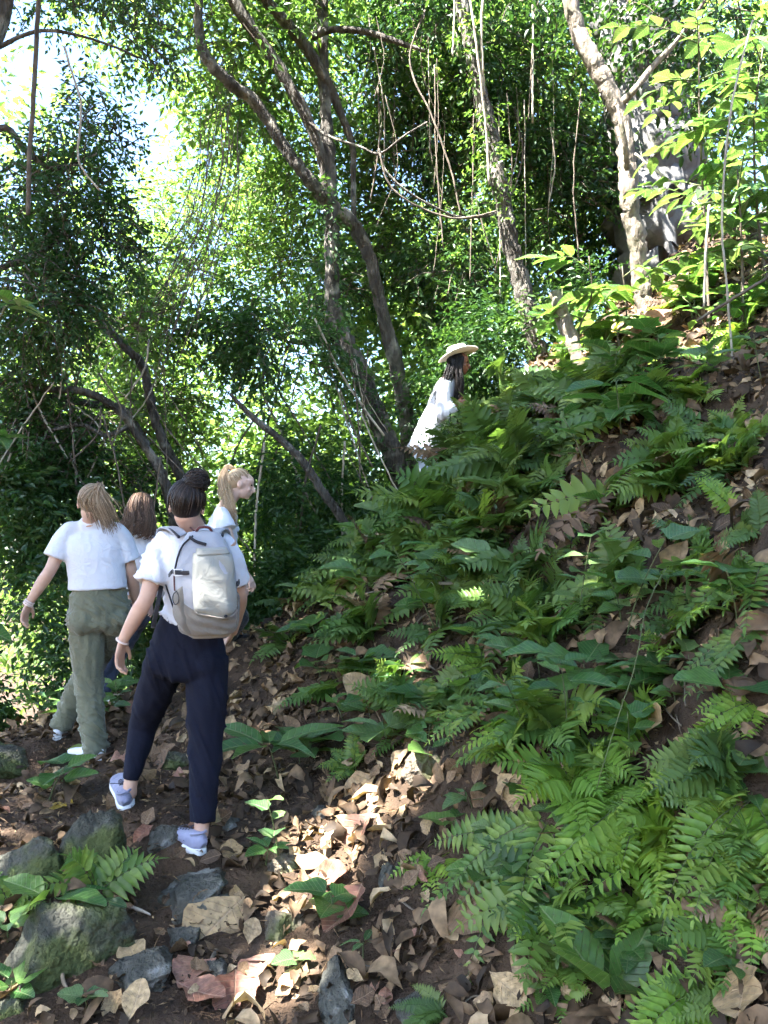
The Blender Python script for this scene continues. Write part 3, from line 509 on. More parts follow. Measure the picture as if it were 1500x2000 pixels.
M['jeans'] = cloth_mat('dark_jeans', (0.035, 0.045, 0.075), .9, bump=.3, var=.2)
M['black_cloth'] = cloth_mat('black_cotton', (0.012, 0.012, 0.014), .85, bump=.3)
M['pale_jeans'] = cloth_mat('pale_jeans', (0.42, 0.48, 0.58), .9, bump=.3)
M['skin'] = skin_mat('fair_skin', (0.50, 0.325, 0.24)); M['skin_pale'] = skin_mat('pale_skin', (0.58, 0.40, 0.32)); M['skin_dark'] = skin_mat('brown_skin', (0.19, 0.085, 0.05))
M['hair_dark'] = hair_mat('dark_hair', (0.008, 0.006, 0.005), (0.018, 0.012, 0.009), (0.05, 0.032, 0.022)); M['hair_lightbrown'] = hair_mat('light_brown_hair', (0.13, 0.09, 0.055), (0.23, 0.165, 0.10), (0.38, 0.28, 0.18))
M['hair_brown'] = hair_mat('brown_hair', (0.06, 0.035, 0.022), (0.10, 0.06, 0.037), (0.17, 0.10, 0.062)); M['hair_blond'] = hair_mat('blond_hair', (0.27, 0.18, 0.10), (0.40, 0.28, 0.165), (0.56, 0.43, 0.28)); M['hair_black'] = hair_mat('black_hair', (0.006, 0.005, 0.005), (0.011, 0.009, 0.008), (0.022, 0.017, 0.014))
M['mesh_shoe'] = cloth_mat('lilac_grey_knit', (0.24, 0.245, 0.34), .8, bump=.4, var=.12); M['sole_white'] = cloth_mat('white_rubber', (0.72, 0.72, 0.72), .6, bump=.1, sheen=0, var=.04); M['white_shoe'] = cloth_mat('white_shoe_mesh', (0.68, 0.69, 0.73), .8, bump=.3)
M['lace_dark'] = cloth_mat('dark_lace', (0.06, 0.06, 0.08), .9, bump=0); M['lace_white'] = cloth_mat('white_lace', (0.65, 0.65, 0.7), .9, bump=0)
M['band'] = cloth_mat('pink_white_band', (0.7, 0.58, 0.52), .8, bump=.2); M['felt'] = cloth_mat('cream_felt', (0.72, 0.66, 0.54), .95, bump=.2, var=.04)
M['pack_grey'] = cloth_mat('pale_grey_nylon', (0.31, 0.31, 0.33), .7, bump=.22, var=.05); M['pack_cream'] = cloth_mat('cream_nylon', (0.27, 0.265, 0.228), .65, bump=.2, var=.05); M['pack_taupe'] = cloth_mat('taupe_nylon', (0.165, 0.146, 0.12), .7, bump=.25, var=.06); M['webbing'] = cloth_mat('black_webbing', (0.015, 0.015, 0.02), .7, bump=.1); M['cord_red'] = cloth_mat('dark_red_cord', (0.09, 0.025, 0.025), .7, bump=.1); M['buckle'] = cloth_mat('white_plastic', (0.7, 0.7, 0.7), .35, bump=0, sheen=0)
M['eye'] = cloth_mat('dark_eye', (0.02, 0.014, 0.01), .2, bump=0, sheen=0)

def fuse(name, shapes, voxel, mat, parent, smooth=4, deci=1.0, fold=None):
    """overlapping closed shapes become one continuous surface"""
    mb = MB()
    for v, f in shapes: mb.add(v, f)
    src = bpy.data.meshes.new('t'); V0, F0 = np.vstack(mb.v), np.vstack(mb.f); src = mesh_np('t', V0, F0); bmx = bmesh.new(); bmx.from_mesh(src)
    bmesh.ops.recalc_face_normals(bmx, faces=bmx.faces); bmx.to_mesh(src); bmx.free()
    t = bpy.data.objects.new('t', src); C.objects.link(t)
    m = t.modifiers.new('r', 'REMESH'); m.mode = 'VOXEL'; m.voxel_size = voxel; m.use_smooth_shade = True
    if smooth: s = t.modifiers.new('s', 'SMOOTH'); s.iterations = smooth; s.factor = 0.5
    dg = bpy.context.evaluated_depsgraph_get(); me = bpy.data.meshes.new_from_object(t.evaluated_get(dg)); me.name = name
    if fold is not None:
        n = len(me.vertices); co = np.empty(n * 3, np.float32); me.vertices.foreach_get('co', co); no = np.empty(n * 3, np.float32); me.vertices.foreach_get('normal', no)
        co = co.reshape(-1, 3).astype(float); no = no.reshape(-1, 3); co = co + no * fold(co)[:, None]; me.vertices.foreach_set('co', co.astype(np.float32).ravel()); me.update()
    if deci < 1:
        t.modifiers.clear(); t.data = me; d = t.modifiers.new('d', 'DECIMATE'); d.ratio = deci; dg = bpy.context.evaluated_depsgraph_get(); me2 = bpy.data.meshes.new_from_object(t.evaluated_get(dg)); me2.name = name; me = me2
    bpy.data.objects.remove(t); me.polygons.foreach_set('use_smooth', np.ones(len(me.polygons), bool)); me.materials.clear(); me.materials.append(mat)
    return link(name, me, None, parent)
def loft(pts, rads, n=4, sides=18, ref=(1, 0, 0), power=2.0):
    """rings through pts with (half width, half depth) rads, smoothed between"""
    a = np.hstack((np.asarray(pts, float), np.asarray(rads, float).reshape(len(pts), -1)))
    if a.shape[1] == 4: a = np.hstack((a, a[:, 3:4]))
    q = spline(a, (len(pts) - 1) * n + 1); q[:, 3:] = np.maximum(q[:, 3:], 0.002)
    return tube(q[:, :3], q[:, 3:5], sides, True, ref=ref, power=power)
def folds(amp, k, freq, seed=0, warp=1.6, gate=None):
    k = unit(k)
    def fn(p):
        ph = (p @ k) * freq + warp * clump(p + seed * 3.1, 5.0); g = np.clip(clump(p + seed * 1.7, 3.2) * .7 + .5, 0, 1); a = amp
        if gate is not None: a = amp * gate(p)
        q = p - np.outer(p @ k, k) * .0 + seed * 2.3; sc = np.eye(3) * (freq * .07) + np.outer(k, k) * (freq * .36); n1 = clump(q @ sc.T, 1.0); n2 = clump(q[:, [1, 2, 0]] @ (np.eye(3) * freq * .2) + 4.0, 1.0)
        r = np.clip(1 - np.abs(n1) * 1.25, 0, 1) ** 2.2; return a * (g * (1.35 * r - .35) * (.65 + .35 * n2)) + .22 * a * clump(p + 9.0, 14.0)
    return fn
def head_shapes(c, fwd, up, s=1.0):
    f = unit(fwd); r = unit(np.cross(f, up)); u = np.cross(r, f); A = np.stack((r, f, u), 1)
    L = lambda x, y, z: c + A @ (np.array((x, y, z)) * s)
    S = [ball(L(0, -.008, .018), np.array((.075, .093, .09)) * s, 24, 18, A), ball(L(0, .03, -.045), np.array((.058, .062, .066)) * s, 20, 14, A), ball(L(0, .066, -.092), np.array((.024, .02, .018)) * s, 12, 10, A), ball(L(0, .05, .03), np.array((.062, .046, .05)) * s, 16, 12, A), ball(L(0, .036, -.008), np.array((.062, .052, .06)) * s, 16, 12, A),
         tube(np.array((L(0, .082, .016), L(0, .1, -.01), L(0, .114, -.034), L(0, .092, -.044))), np.array((.008, .010, .0135, .012)) * s, 10), ball(L(0, .088, -.06), np.array((.023, .011, .007)) * s, 12, 8, A), ball(L(0, .086, -.071), np.array((.02, .011, .007)) * s, 12, 8, A)]
    for sg in (1, -1): S += [ball(L(sg * .077, -.008, -.012), np.array((.010, .02, .031)) * s, 12, 10, A), ball(L(sg * .034, .066, -.03), np.array((.022, .02, .022)) * s, 12, 10, A), ball(L(sg * .028, .073, .022), np.array((.022, .011, .007)) * s, 10, 8, A)]
    return S, A, L
def hand_shapes(w, d, pn, thumb, s=1.0, curl=0.5, spread=0.08):
    """w wrist, d towards the fingers, pn palm normal, thumb = direction of the thumb side"""
    d = unit(d); th = unit(thumb - d * np.dot(thumb, d)); pn = unit(pn - d * np.dot(pn, d) - th * np.dot(pn, th))
    S = [loft([w - d * .02 * s, w + d * .02 * s, w + d * .05 * s, w + d * .088 * s], np.array(((.021, .016), (.031, .014), (.039, .0135), (.036, .010))) * s, 4, 14, th)]
    for k, (o, l) in enumerate(((.029, .072), (.010, .08), (-.010, .074), (-.028, .058))):
        p = w + (d * (.085 - abs(k - 1.2) * .004) + th * o) * s; cu = curl * (.8 + .18 * k); a = unit(d + th * spread * (1.2 - k)); pts = [p - a * .015 * s]; ang = .25 * cu
        for seg in (.45, .3, .25):
            dirn = a * math.cos(ang) + pn * math.sin(ang); pts.append(pts[-1] + dirn * (seg * l + (.015 if len(pts) == 1 else 0)) * s); ang += cu * .75
        S.append(tube(spline(np.array(pts), 10), np.linspace(.0092, .0066, 10) * s, 8))
    p = w + (d * .02 + th * .025 + pn * .006) * s; a = unit(d * .75 + th * .6 + pn * .25); pts = np.array((p - a * .012 * s, p + a * .03 * s, p + a * .05 * s + d * .008 * s, p + a * .058 * s + d * .028 * s)); S.append(tube(spline(pts, 10), np.linspace(.0135, .0075, 10) * s, 8))
    return S
def limb_shape(a, b, c, rads, ref=(1, 0, 0), n=5):
    """a shoulder/hip, b elbow/knee, c wrist/ankle, rads for start, upper middle, joint, lower middle, end"""
    a, b, c = map(np.asarray, (a, b, c)); return loft([a, (a + b) / 2, b, b * .6 + c * .4, c], rads, n, 16, ref)
def shoe(parent, heel, toe, up, mat, L_=0.25, lace='lace_white', sole='sole_white', w=1.0):
    """heel = where the heel meets the ground"""
    heel = np.asarray(heel, float); x = unit(toe); u = unit(np.asarray(up) - x * np.dot(up, x)); sd = np.cross(x, u); k = L_ / .25
    X = np.array((-.012, .004, .03, .065, .10, .14, .185, .22, .242, .252)); Wd = np.array((.016, .028, .036, .037, .036, .041, .046, .043, .032, .012)) * w; top = np.array((.06, .085, .092, .088, .078, .067, .056, .047, .036, .026)); rise = np.array((.012, .004, 0, 0, 0, 0, .002, .008, .016, .022))
    zc = (top + .012) / 2; hh = (top - .012) / 2; path = heel + np.outer(X * k, x) + np.outer((zc + rise * .5) * k, u)
    root = fuse('shoe', [tube(spline(path, 28), np.maximum(spline(np.stack((Wd, hh), 1), 28) * k, .004), 18, True, ref=sd, power=2.4)], .004, mat, parent, 3)
    zt = np.array((.034, .034, .034, .032, .028, .025, .023, .021, .02, .02)); zb = rise; path = heel + np.outer(X * k, x) + np.outer((zt + zb) / 2 * k, u)
    MB().add(*tube(spline(path, 24), spline(np.stack((Wd * 1.1 + .001, (zt - zb * .4) / 2), 1), 24) * k, 20, True, ref=sd, power=4)).build('sole', M[sole], root)
    for i, t in enumerate((.085, .105, .125, .145)):
        z = np.interp(t, X, top) + .002; pts = [heel + (x * t + u * (z - .012) + sd * -.02) * k, heel + (x * (t + .004) + u * (z + .003)) * k, heel + (x * t + u * (z - .012) + sd * .02) * k]; MB().add(*tube(spline(np.array(pts), 8), .0024, 5)).build('lace', M[lace], root)
    for sg in (-1, 1):
        pts = np.array([heel + (x * .085 + u * .09) * k, heel + (x * .07 + u * .115 + sd * sg * .03) * k, heel + (x * .10 + u * .10 + sd * sg * .05) * k, heel + (x * .095 + u * .087) * k]); MB().add(*tube(spline(pts, 14), .0016, 5)).build('lace', M[lace], root)
    ca = heel + (x * .03 + u * .088) * k; MB().add(*tube(np.array([ca + (x * math.cos(t) * .032 + sd * math.sin(t) * .03 + u * -.012 * math.cos(t)) * k for t in np.linspace(0, 2 * math.pi, 22)]), .006 * k, 6, False)).build('collar', mat, root)
    return root
def strand(mb, pts, r, rnd, n=9, taper=.35, thin=1.0): k = np.linspace(1, taper, n); k[0] *= thin; k[1] *= (1 + thin) / 2; mb.add(*tube(spline(np.asarray(pts), n), k * r, 5, True), rnd)
def scalp(mb, c, A, radii, tie, n, rng, r=.007, back=-.02, zmin=-.55, front=.75, off=1.05):
    """strands combed over the skull to the point tie (head frame)"""
    tie_u = unit(np.asarray(tie) / radii)
    for k in range(n):
        while True:
            v = unit(rng.normal(0, 1, 3))
            if v[2] > zmin and v[1] < front and not (v[1] > .25 and v[2] < .25) and v[2] > zmin + .55 * max(0, abs(v[0]) - .25): break
        a = math.acos(max(-1, min(1, float(v @ tie_u)))); pts = []
        for t in np.linspace(0, 1, 7):
            w = (math.sin((1 - t) * a) * v + math.sin(t * a) * tie_u) / (math.sin(a) + 1e-6); pts.append(c + A @ (w * radii * (off + .02 * rng.uniform() + .05 * math.sin(t * 3.1)) + np.array((0, back, .012))))
        strand(mb, pts, r * rng.uniform(.7, 1.2), rng.uniform(), 8, .8, .15)
def cap(mb, c, A, radii, back=-.03, lift=.014, rnd=.3): mb.add(*ball(c + A @ np.array((0, back + .002, lift - .002)), radii * np.array((.99, .97, .97)), 24, 18, A), rnd)
def band(parent, w, d, r, mat, name='wristband', n=18, tr=.004):
    d = unit(d); a = unit(np.cross(d, (0.3, 0.2, 1))); b = np.cross(d, a); MB().add(*tube(np.array([w + (a * math.cos(t) + b * math.sin(t)) * r for t in np.linspace(0, 2 * math.pi, n)]), tr, 6, False)).build(name, M[mat], parent)

def figure(label, j, o):
    """j: joints (world); o: sizes and materials. Returns the person Empty"""
    foot_mid = (j['ankL'] + j['ankR']) / 2; root = empty('person', foot_mid * (1, 1, 0) + (0, 0, min(j['ankL'][2], j['ankR'][2]) - .08), label, 'person', 'walkers on the trail')
    inv = Matrix.Translation(-Vector(root.location)); hold = []
    def own(ob): ob.matrix_parent_inverse = inv; return ob
    sh = unit(j['shR'] - j['shL']); hp = unit(j['hipR'] - j['hipL']); s = o.get('s', 1.0)
    S, A, L = head_shapes(j['head'], o['look'], o.get('head_up', (0, 0, 1)), s * o.get('hs', 1))
    up_t = unit(j['neck'] - j['pel'])
    S.append(loft([j['neck'] - up_t * .05, j['neck'], j['head'] + A @ np.array((0, -.02, -.05)) * s, j['head'] + A @ np.array((0, -.01, 0)) * s], np.array((.06, .052, .05, .05)) * s, 4, 16, sh))
    S.append(loft([j['pel'] - up_t * .05, j['waist'], j['chest'], (j['shL'] + j['shR']) / 2, j['neck']], np.array(((.12, .08), (.105, .075), (.12, .085), (.12, .06), (.05, .05))) * s, 4, 16, sh))
    for q in 'LR':
        th, pn = o['thumb' + q], o['palm' + q]
        S.append(limb_shape(j['sh' + q], j['el' + q], j['wr' + q], np.array((.05, .043, .036, .037, .0225)) * s * o.get('arm', 1)))
        S += hand_shapes(j['wr' + q], j['hd' + q] - j['wr' + q], np.asarray(pn, float), np.asarray(th, float), s * o.get('hand', 1), o.get('curl', .5))
        S.append(limb_shape(j['hip' + q], j['kn' + q], j['ank' + q], np.array((.06, .055, .045, .04, .034)) * s)); S.append(limb_shape(j['ank' + q], j['ank' + q] + (0, 0, -.03), j['ank' + q] + unit(o['toe' + q]) * .08 + (0, 0, -.05), np.array((.034, .034, .034, .03, .02)) * s))
    own(fuse('body', S, o.get('vox', .005), M[o['skin']], root, 2, o.get('deci', .35)))
    for sg in (1, -1): own(MB().add(*ball(L(sg * .031, .077, .006), np.array((.011, .011, .007)) * s, 10, 8, A)).build('eye', M['eye'], root))
    # shirt
    T = [loft([j['hem'], j['waist'], j['chest'] * .75 + j['waist'] * .25, j['chest'], (j['shL'] + j['shR']) / 2 - up_t * .035, (j['shL'] + j['shR']) / 2 + up_t * .02 * s, j['neck'] + up_t * .005], np.array(o.get('torso', ((.16, .118), (.148, .108), (.152, .115), (.158, .118), (.155, .098), (.125, .078), (.066, .062)))) * s, 5, 26, sh, 2.2)]
    for q in 'LR':
        a, b = j['sh' + q], j['el' + q]; sl = o.get('sleeve', .78); ax = unit(b - a)
        nd = unit(j['neck'] - a)
        if sl <= 1: T.append(loft([a + nd * .075 - up_t * .03, a + nd * .025 - up_t * .008, a + (b - a) * .22, a + (b - a) * sl * .6, a + (b - a) * sl], np.array((.04, .053, .062, .067, .072)) * s * o.get('slw', 1), 5, 18, sh))
        else: T.append(limb_shape(a, b, b + (j['wr' + q] - b) * .92, np.array((.062, .068, .066, .062, .056)) * s * o.get('slw', 1)))
    own(fuse('shirt', T, .008, M['white_tee'], root, 4, 1, o.get('shirt_fold', folds(.014, (.3, .2, 1), 52, 1))))
    # trousers
    w0 = j['waist'] * .35 + j['pel'] * .65 if 'belt' not in j else j['belt']; lw = o.get('leg', ((.092), (.086), (.066), (.062), (.053)))
    T = [loft([w0, j['pel'], (j['hipL'] + j['hipR']) / 2 - up_t * .03, (j['hipL'] + j['hipR']) / 2 - up_t * .075], np.array(o.get('hips', ((.138, .10), (.165, .122), (.16, .125), (.09, .09)))) * s, 5, 26, hp, 2.1)]
    for q in 'LR': T.append(limb_shape(j['hip' + q] + (0, 0, .02), j['kn' + q], o.get('cuff' + q, j['ank' + q]), np.array(o.get('leg' + q, lw)) * s)); 
    for q in 'LR': T.append(ball(j['hip' + q] - np.append(unit(o['face'])[:2], 0) * .035 + (0, 0, -.005), np.array((.09, .095, .1)) * s * o.get('seat', 1)))
    own(fuse('trousers', T, .008, M[o['trouser']], root, 5, 1, o.get('fold', folds(.008, (0, .3, 1), 60, 2))))
    for q in 'LR': 
        if 'heel' + q in j: own(shoe(root, j['heel' + q], o['toe' + q], o.get('toeup' + q, (0, 0, 1)), M[o['shoe']], o.get('foot', .245), o.get('lace', 'lace_white')))
    return root, A, L, own
def J(**k): return {a: (P(*b) if len(b) == 3 else np.array(b[:3])) for a, b in k.items()}

# --- walker with the backpack
rng = np.random.default_rng(81)
j = J(head=(366, 988, 3.64), neck=(378, 1030, 3.68), shL=(318, 1056, 3.70), shR=(440, 1060, 3.70), chest=(379, 1100, 3.71), waist=(378, 1180, 3.75), hem=(374, 1208, 3.77), pel=(367, 1258, 3.79), hipL=(328, 1288, 3.80), hipR=(405, 1290, 3.78),
      elL=(287, 1166, 3.64), wrL=(238, 1254, 3.66), hdL=(231, 1300, 3.67), elR=(468, 1165, 3.80), wrR=(455, 1235, 4.0), hdR=(440, 1262, 4.08), knL=(282, 1412, 4.02), knR=(402, 1440, 3.76), ankL=(254, 1536, 3.96), ankR=(394, 1618, 3.66), heelL=(249, 1584, 3.93), heelR=(392, 1672, 3.60))
j['belt'] = P(374, 1198, 3.76)
pa, A, L, own = figure('woman in white T-shirt and navy trousers stepping uphill with a backpack on', j, dict(s=.97, hs=.93, look=(-.08, 1, -.22), head_up=(.06, .1, 1), face=(0, 1, 0), skin='skin', trouser='navy', shoe='mesh_shoe', thumbL=(.2, 1, 0), palmL=(1, -.1, 0), thumbR=(0, 1, .3), palmR=(-1, 0, 0), curl=.75,
     toeL=(-.42, .85, .32), toeupL=(-.1, -.3, 1), toeR=(-.72, .68, .12), cuffL=P(254, 1524, 3.95), cuffR=P(395, 1606, 3.67), sleeve=.74, slw=1.02, legL=(.1, .091, .073, .061, .039), legR=(.1, .097, .083, .073, .057), hips=((.132, .098), (.172, .125), (.172, .13), (.1, .09)), vox=.005, seat=.86,
     torso=((.138, .105), (.132, .10), (.142, .108), (.15, .112), (.15, .098), (.122, .076), (.062, .058)), fold=folds(.011, (1, .3, .35), 40, 2), lace='lace_dark', foot=.26))
c = j['head']; mb = MB(); rad = np.array((.078, .094, .094)) * .905; cap(mb, c, A, rad * 1.0, -.036, .010); tie = np.array((.02, -.045, .08)); scalp(mb, c, A, rad * 1.03, tie, 420, rng, .0038, -.030, -.85, .6)
own(mb.build('hair', M['hair_dark'], pa)); mb = MB(); bc = P(383, 941, 3.60)
mb.add(*ball(bc, (.048, .046, .042), 16, 12), .2)
for k in range(190):
    ax = unit(rng.normal(0, 1, 3) * (.7, .7, 1.4)); e1 = unit(np.cross(ax, (1, .3, .2))); e2 = np.cross(ax, e1); a0 = rng.uniform(0, 6.28); r0 = .052 + rng.uniform(-.007, .008); h = rng.uniform(-.02, .02)
    strand(mb, [bc + (e1 * math.cos(a0 + t) + e2 * math.sin(a0 + t)) * r0 * math.cos(h * 20) + ax * h for t in np.linspace(0, rng.uniform(1.6, 3.4), 7)], .0034 * rng.uniform(.7, 1.2), rng.uniform(), 10, .7)
own(mb.build('hair_bun', M['hair_dark'], pa))
wb_ = MB(); d = unit(j['wrL'] - j['elL']); w_ = j['wrL'] - d * .005; a = unit(np.cross(d, (.3, .2, 1))); b = np.cross(d, a); wb_.add(*tube(np.array([w_ + (a * math.cos(t) + b * math.sin(t)) * .0265 for t in np.linspace(0, 6.283, 20)]), .0048, 6, False)); o = wb_.build('wristband', M['band']); tag(o, 'pale pink wristband on the left wrist of the backpack wearer', 'wristband', 'wristbands')

# --- backpack
def backpack():
    cb = P(403, 1142, 3.56); up = unit(P(404, 1040, 3.56) - P(412, 1240, 3.60)); xr = unit(np.array((1, .10, 0)) - up * np.dot((1, .10, 0), up)); yb = np.cross(xr, up) * -1.0  # yb points to the viewer
    if yb[1] > 0: yb = -yb
    root = empty('backpack', cb, 'pale grey and taupe backpack worn by the woman with the bun', 'backpack'); H_ = .45
    T = np.array((0, .06, .2, .4, .6, .78, .9, 1.0)); HW = np.array((.08, .104, .122, .128, .125, .115, .098, .068)); HD = np.array((.04, .066, .082, .086, .082, .07, .056, .034)); X0 = np.array((.012, .01, .004, .002, 0, 0, -.004, -.006)); Y0 = np.array((.0, .012, .02, .024, .02, .01, .0, -.01))
    def Sf(t, a, off=0.0):
        hw, hd = np.interp(t, T, HW) + off, np.interp(t, T, HD) + off; p = 2 / 2.7; sx = np.sign(np.sin(a)) * np.abs(np.sin(a)) ** p; cx = np.sign(np.cos(a)) * np.abs(np.cos(a)) ** p
        return xr * (np.interp(t, T, X0) + hw * sx) + up * ((t - .5) * H_) + yb * (np.interp(t, T, Y0) + hd * cx)
    def patch(name, mat, a0, a1, t0, t1, off, n=22, m=18, parent=root, wr=.004, seed=0):
        g = np.random.default_rng(seed); v = []; 
        for i in range(n + 1):
            for k in range(m + 1):
                u, w = i / n, k / m; a = R(a0 + (a1 - a0) * u); ta, tb = (t0(a) if callable(t0) else t0), (t1(a) if callable(t1) else t1); t = ta + (tb - ta) * w; ed = min(1, min(u, 1 - u, w, 1 - w) / .09); q = Sf(t, a, 0); ww = wr * float(clump((q * 1.0)[None] + seed, 9.0)[0]) + wr * .8 * math.sin((u * 3 + w * 5) * 3 + seed); v.append(Sf(t, a, off * (.25 + .75 * math.sqrt(ed)) + ww * ed))
        v = np.array(v); f = []
        for i in range(n):
            for k in range(m): f.append((i * (m + 1) + k, (i + 1) * (m + 1) + k, (i + 1) * (m + 1) + k + 1, i * (m + 1) + k + 1))
        return MB().add(v, f).build(name, M[mat], parent)
    n, m = 40, 26; v = []
    for i in range(m + 1):
        t = i / m
        for k in range(n): a = 2 * math.pi * k / n; v.append(Sf(t, a, .004 * float(clump(Sf(t, a)[None] * 1.0, 8.0)[0])))
    f = [(i * n + k, i * n + (k + 1) % n, (i + 1) * n + (k + 1) % n, (i + 1) * n + k) for i in range(m) for k in range(n)]; v += [Sf(0, 0) * 0 + up * -.5 * H_, up * .5 * H_ + up * .01]; b0, b1 = len(v) - 2, len(v) - 1
    f = np.array(f); f = np.vstack((f[:, [0, 1, 2]], f[:, [0, 2, 3]], [(b0, (k + 1) % n, k) for k in range(n)], [(b1, m * n + k, m * n + (k + 1) % n) for k in range(n)])); MB().add(np.array(v), f).build('main_compartment', M['pack_grey'], root)
    fp = patch('front_panel', 'pack_cream', -14, 74, lambda a: .30 + .10 * math.cos((a - .55) * 1.7) * -1 + .02, lambda a: .86 - .05 * abs(a - .4), .013, seed=1, wr=.005)
    patch('lower_panel', 'pack_taupe', -40, 80, .035, lambda a: .30 + .10 * math.cos((a - .55) * 1.7) * -1 + .03, .007, seed=2, wr=.004)
    sp = patch('side_pocket', 'pack_taupe', -105, -34, .04, lambda a: .47 + .12 * (a + 1.2), .010, seed=3, wr=.005); patch('side_pocket', 'pack_taupe', 74, 110, .04, .42, .008, seed=4)
    patch('yoke_panel', 'pack_cream', -8, 60, .80, .87, .016, 16, 6, fp, .001, 5); patch('panel_seam', 'pack_taupe', -13, 72, lambda a: .30 + .10 * math.cos((a - .55) * 1.7) * -1 + .012, lambda a: .30 + .10 * math.cos((a - .55) * 1.7) * -1 + .03, .016, 22, 4, fp, .0, 6)
    def strap(name, pts, w, t, mat, parent=root, ref=None, nn=24, power=4): return MB().add(*tube(spline(np.array(pts), nn), np.tile((w, t), (nn, 1)), 10, True, ref=ref if ref is not None else xr, power=power)).build(name, M[mat], parent)
    lo = lambda px, py, d: P(px, py, d) - cb
    # shoulder straps: over the shoulder, down the chest and back under the arm
    sl = strap('shoulder_strap', [lo(356, 1046, 3.57), lo(338, 1032, 3.62), lo(320, 1034, 3.70), lo(314, 1062, 3.83), lo(316, 1110, 3.86), lo(308, 1165, 3.80)], .026, .006, 'pack_grey', None and root or root); strap('strap_edge', [lo(350, 1049, 3.55), lo(330, 1034, 3.61), lo(311, 1036, 3.69), lo(304, 1064, 3.83)], .005, .007, 'webbing', sl)
    sr = strap('shoulder_strap', [lo(415, 1044, 3.57), lo(428, 1034, 3.62), lo(438, 1038, 3.70), lo(442, 1062, 3.84), lo(444, 1115, 3.87), lo(455, 1170, 3.80)], .026, .006, 'pack_grey'); strap('strap_edge', [lo(433, 1050, 3.56), lo(436, 1040, 3.60), lo(438, 1036, 3.64)], .005, .007, 'webbing', sr)
    strap('lower_strap', [lo(318, 1120, 3.80), lo(314, 1150, 3.66), lo(306, 1190, 3.62), lo(299, 1226, 3.66)], .010, .0025, 'webbing'); strap('lower_strap', [lo(322, 1138, 3.66), lo(333, 1170, 3.60), lo(345, 1205, 3.58)], .004, .002, 'webbing')
    q = [Sf(t, R(a), .008) for t, a in ((.98, -20), (.9, -42), (.8, -55), (.7, -62), (.64, -68))]; strap('compression_cord', q, .004, .004, 'webbing', power=2)
    q = [Sf(t, R(a), .008) for t, a in ((.62, -66), (.55, -64), (.48, -62))]; strap('compression_cord', q, .003, .003, 'cord_red', power=2)
    cs = strap('compression_strap', [Sf(.655, R(a), .012) for a in (-78, -60, -44, -30, -18)], .009, .003, 'webbing', ref=up); bk = Sf(.66, R(-40), .018)
    MB().add(*tube(np.array([bk + xr * x * .016 + up * y * .013 for x, y in ((-1, -1), (-1, 1), (1, 1), (1, -1), (-1, -1))]), .0028, 6, True)).build('buckle', M['buckle'], cs)
    strap('strap_end', [Sf(.655, R(-74), .014), Sf(.63, R(-86), .02), Sf(.60, R(-96), .03)], .008, .003, 'webbing', cs, ref=up)
    strap('compression_strap', [Sf(.52, R(a), .012) for a in (72, 84, 95)], .012, .003, 'webbing', ref=up)
    b = Sf(.49, R(-48), .012); MB().add(*tube(spline(np.array([b + up * z + xr * x + yb * .012 for x, z in ((0, 0), (-.012, -.012), (-.016, -.035), (-.008, -.055), (.006, -.045), (.008, -.02), (0, 0))]), 30), .0022, 6, False)).build('cord_loop', M['webbing'], root)
    MB().add(*tube(spline(np.array([up * .22 + xr * -.035 + yb * .0, up * .245 + xr * -.02 + yb * .01, up * .245 + xr * .02 + yb * .01, up * .22 + xr * .035]), 20), .006, 8, True)).build('grab_handle', M['cord_red'], root); strap('top_strap', [Sf(.97, R(-30), .01), Sf(.93, R(-8), .012), Sf(.9, R(5), .012)], .007, .003, 'webbing', ref=up)
    MB().add(*tube(spline(np.array([lo(352, 1022, 3.64), lo(372, 1030, 3.60), lo(380, 1038, 3.57)]), 14), .004, 6, True)).build('hang_loop', M['cord_red'], root)
    MB().add(*ball(Sf(.24, R(30), .016), (.008, .006, .006))).build('bottom_tab', M['webbing'], root)
backpack()

# --- walker in olive trousers
rng = np.random.default_rng(82)
j = J(head=(178, 984, 4.98), neck=(178, 1014, 5.02), shL=(134, 1036, 5.02), shR=(233, 1038, 5.08), chest=(184, 1070, 5.05), waist=(190, 1125, 5.05), hem=(191, 1150, 5.05), pel=(195, 1186, 5.06), hipL=(166, 1208, 5.04), hipR=(226, 1204, 5.1),
      elL=(99, 1112, 4.96), wrL=(56, 1178, 4.94), hdL=(46, 1208, 4.94), elR=(257, 1118, 5.12), wrR=(266, 1185, 5.25), hdR=(270, 1212, 5.3), knL=(174, 1335, 5.06), knR=(170, 1312, 5.42), ankL=(186, 1462, 4.98), ankR=(117, 1414, 5.42), heelL=(195, 1488, 4.96), heelR=(114, 1448, 5.38))
j['belt'] = P(193, 1140, 5.05)
pb, A, L, own = figure('woman in white T-shirt and olive green trousers with a light brown ponytail', j, dict(s=1.0, hs=.93, look=(-.45, 1, -.3), head_up=(0, .15, 1), face=(-.3, 1, 0), skin='skin', trouser='olive', shoe='white_shoe', thumbL=(.2, 1, 0), palmL=(1, -.2, .3), thumbR=(-.3, 1, 0), palmR=(-1, 0, 0), curl=.8,
     toeL=(-.88, .45, .05), toeR=(-.25, .95, .15), cuffL=P(186, 1474, 4.98), cuffR=P(117, 1420, 5.42), sleeve=.72, slw=1.08, leg=(.105, .104, .086, .078, .072), hips=((.150, .11), (.178, .135), (.178, .14), (.1, .1)), seat=1.12, vox=.006,
     torso=((.172, .128), (.168, .125), (.172, .128), (.175, .125), (.168, .105), (.13, .08), (.068, .064)), shirt_fold=folds(.013, (.1, .1, 1), 58, 3, gate=lambda p: np.clip((1.35 - p[:, 2]) * 5, .2, 1.6)), fold=folds(.022, (.4, .3, 1), 78, 4, 2.2)))
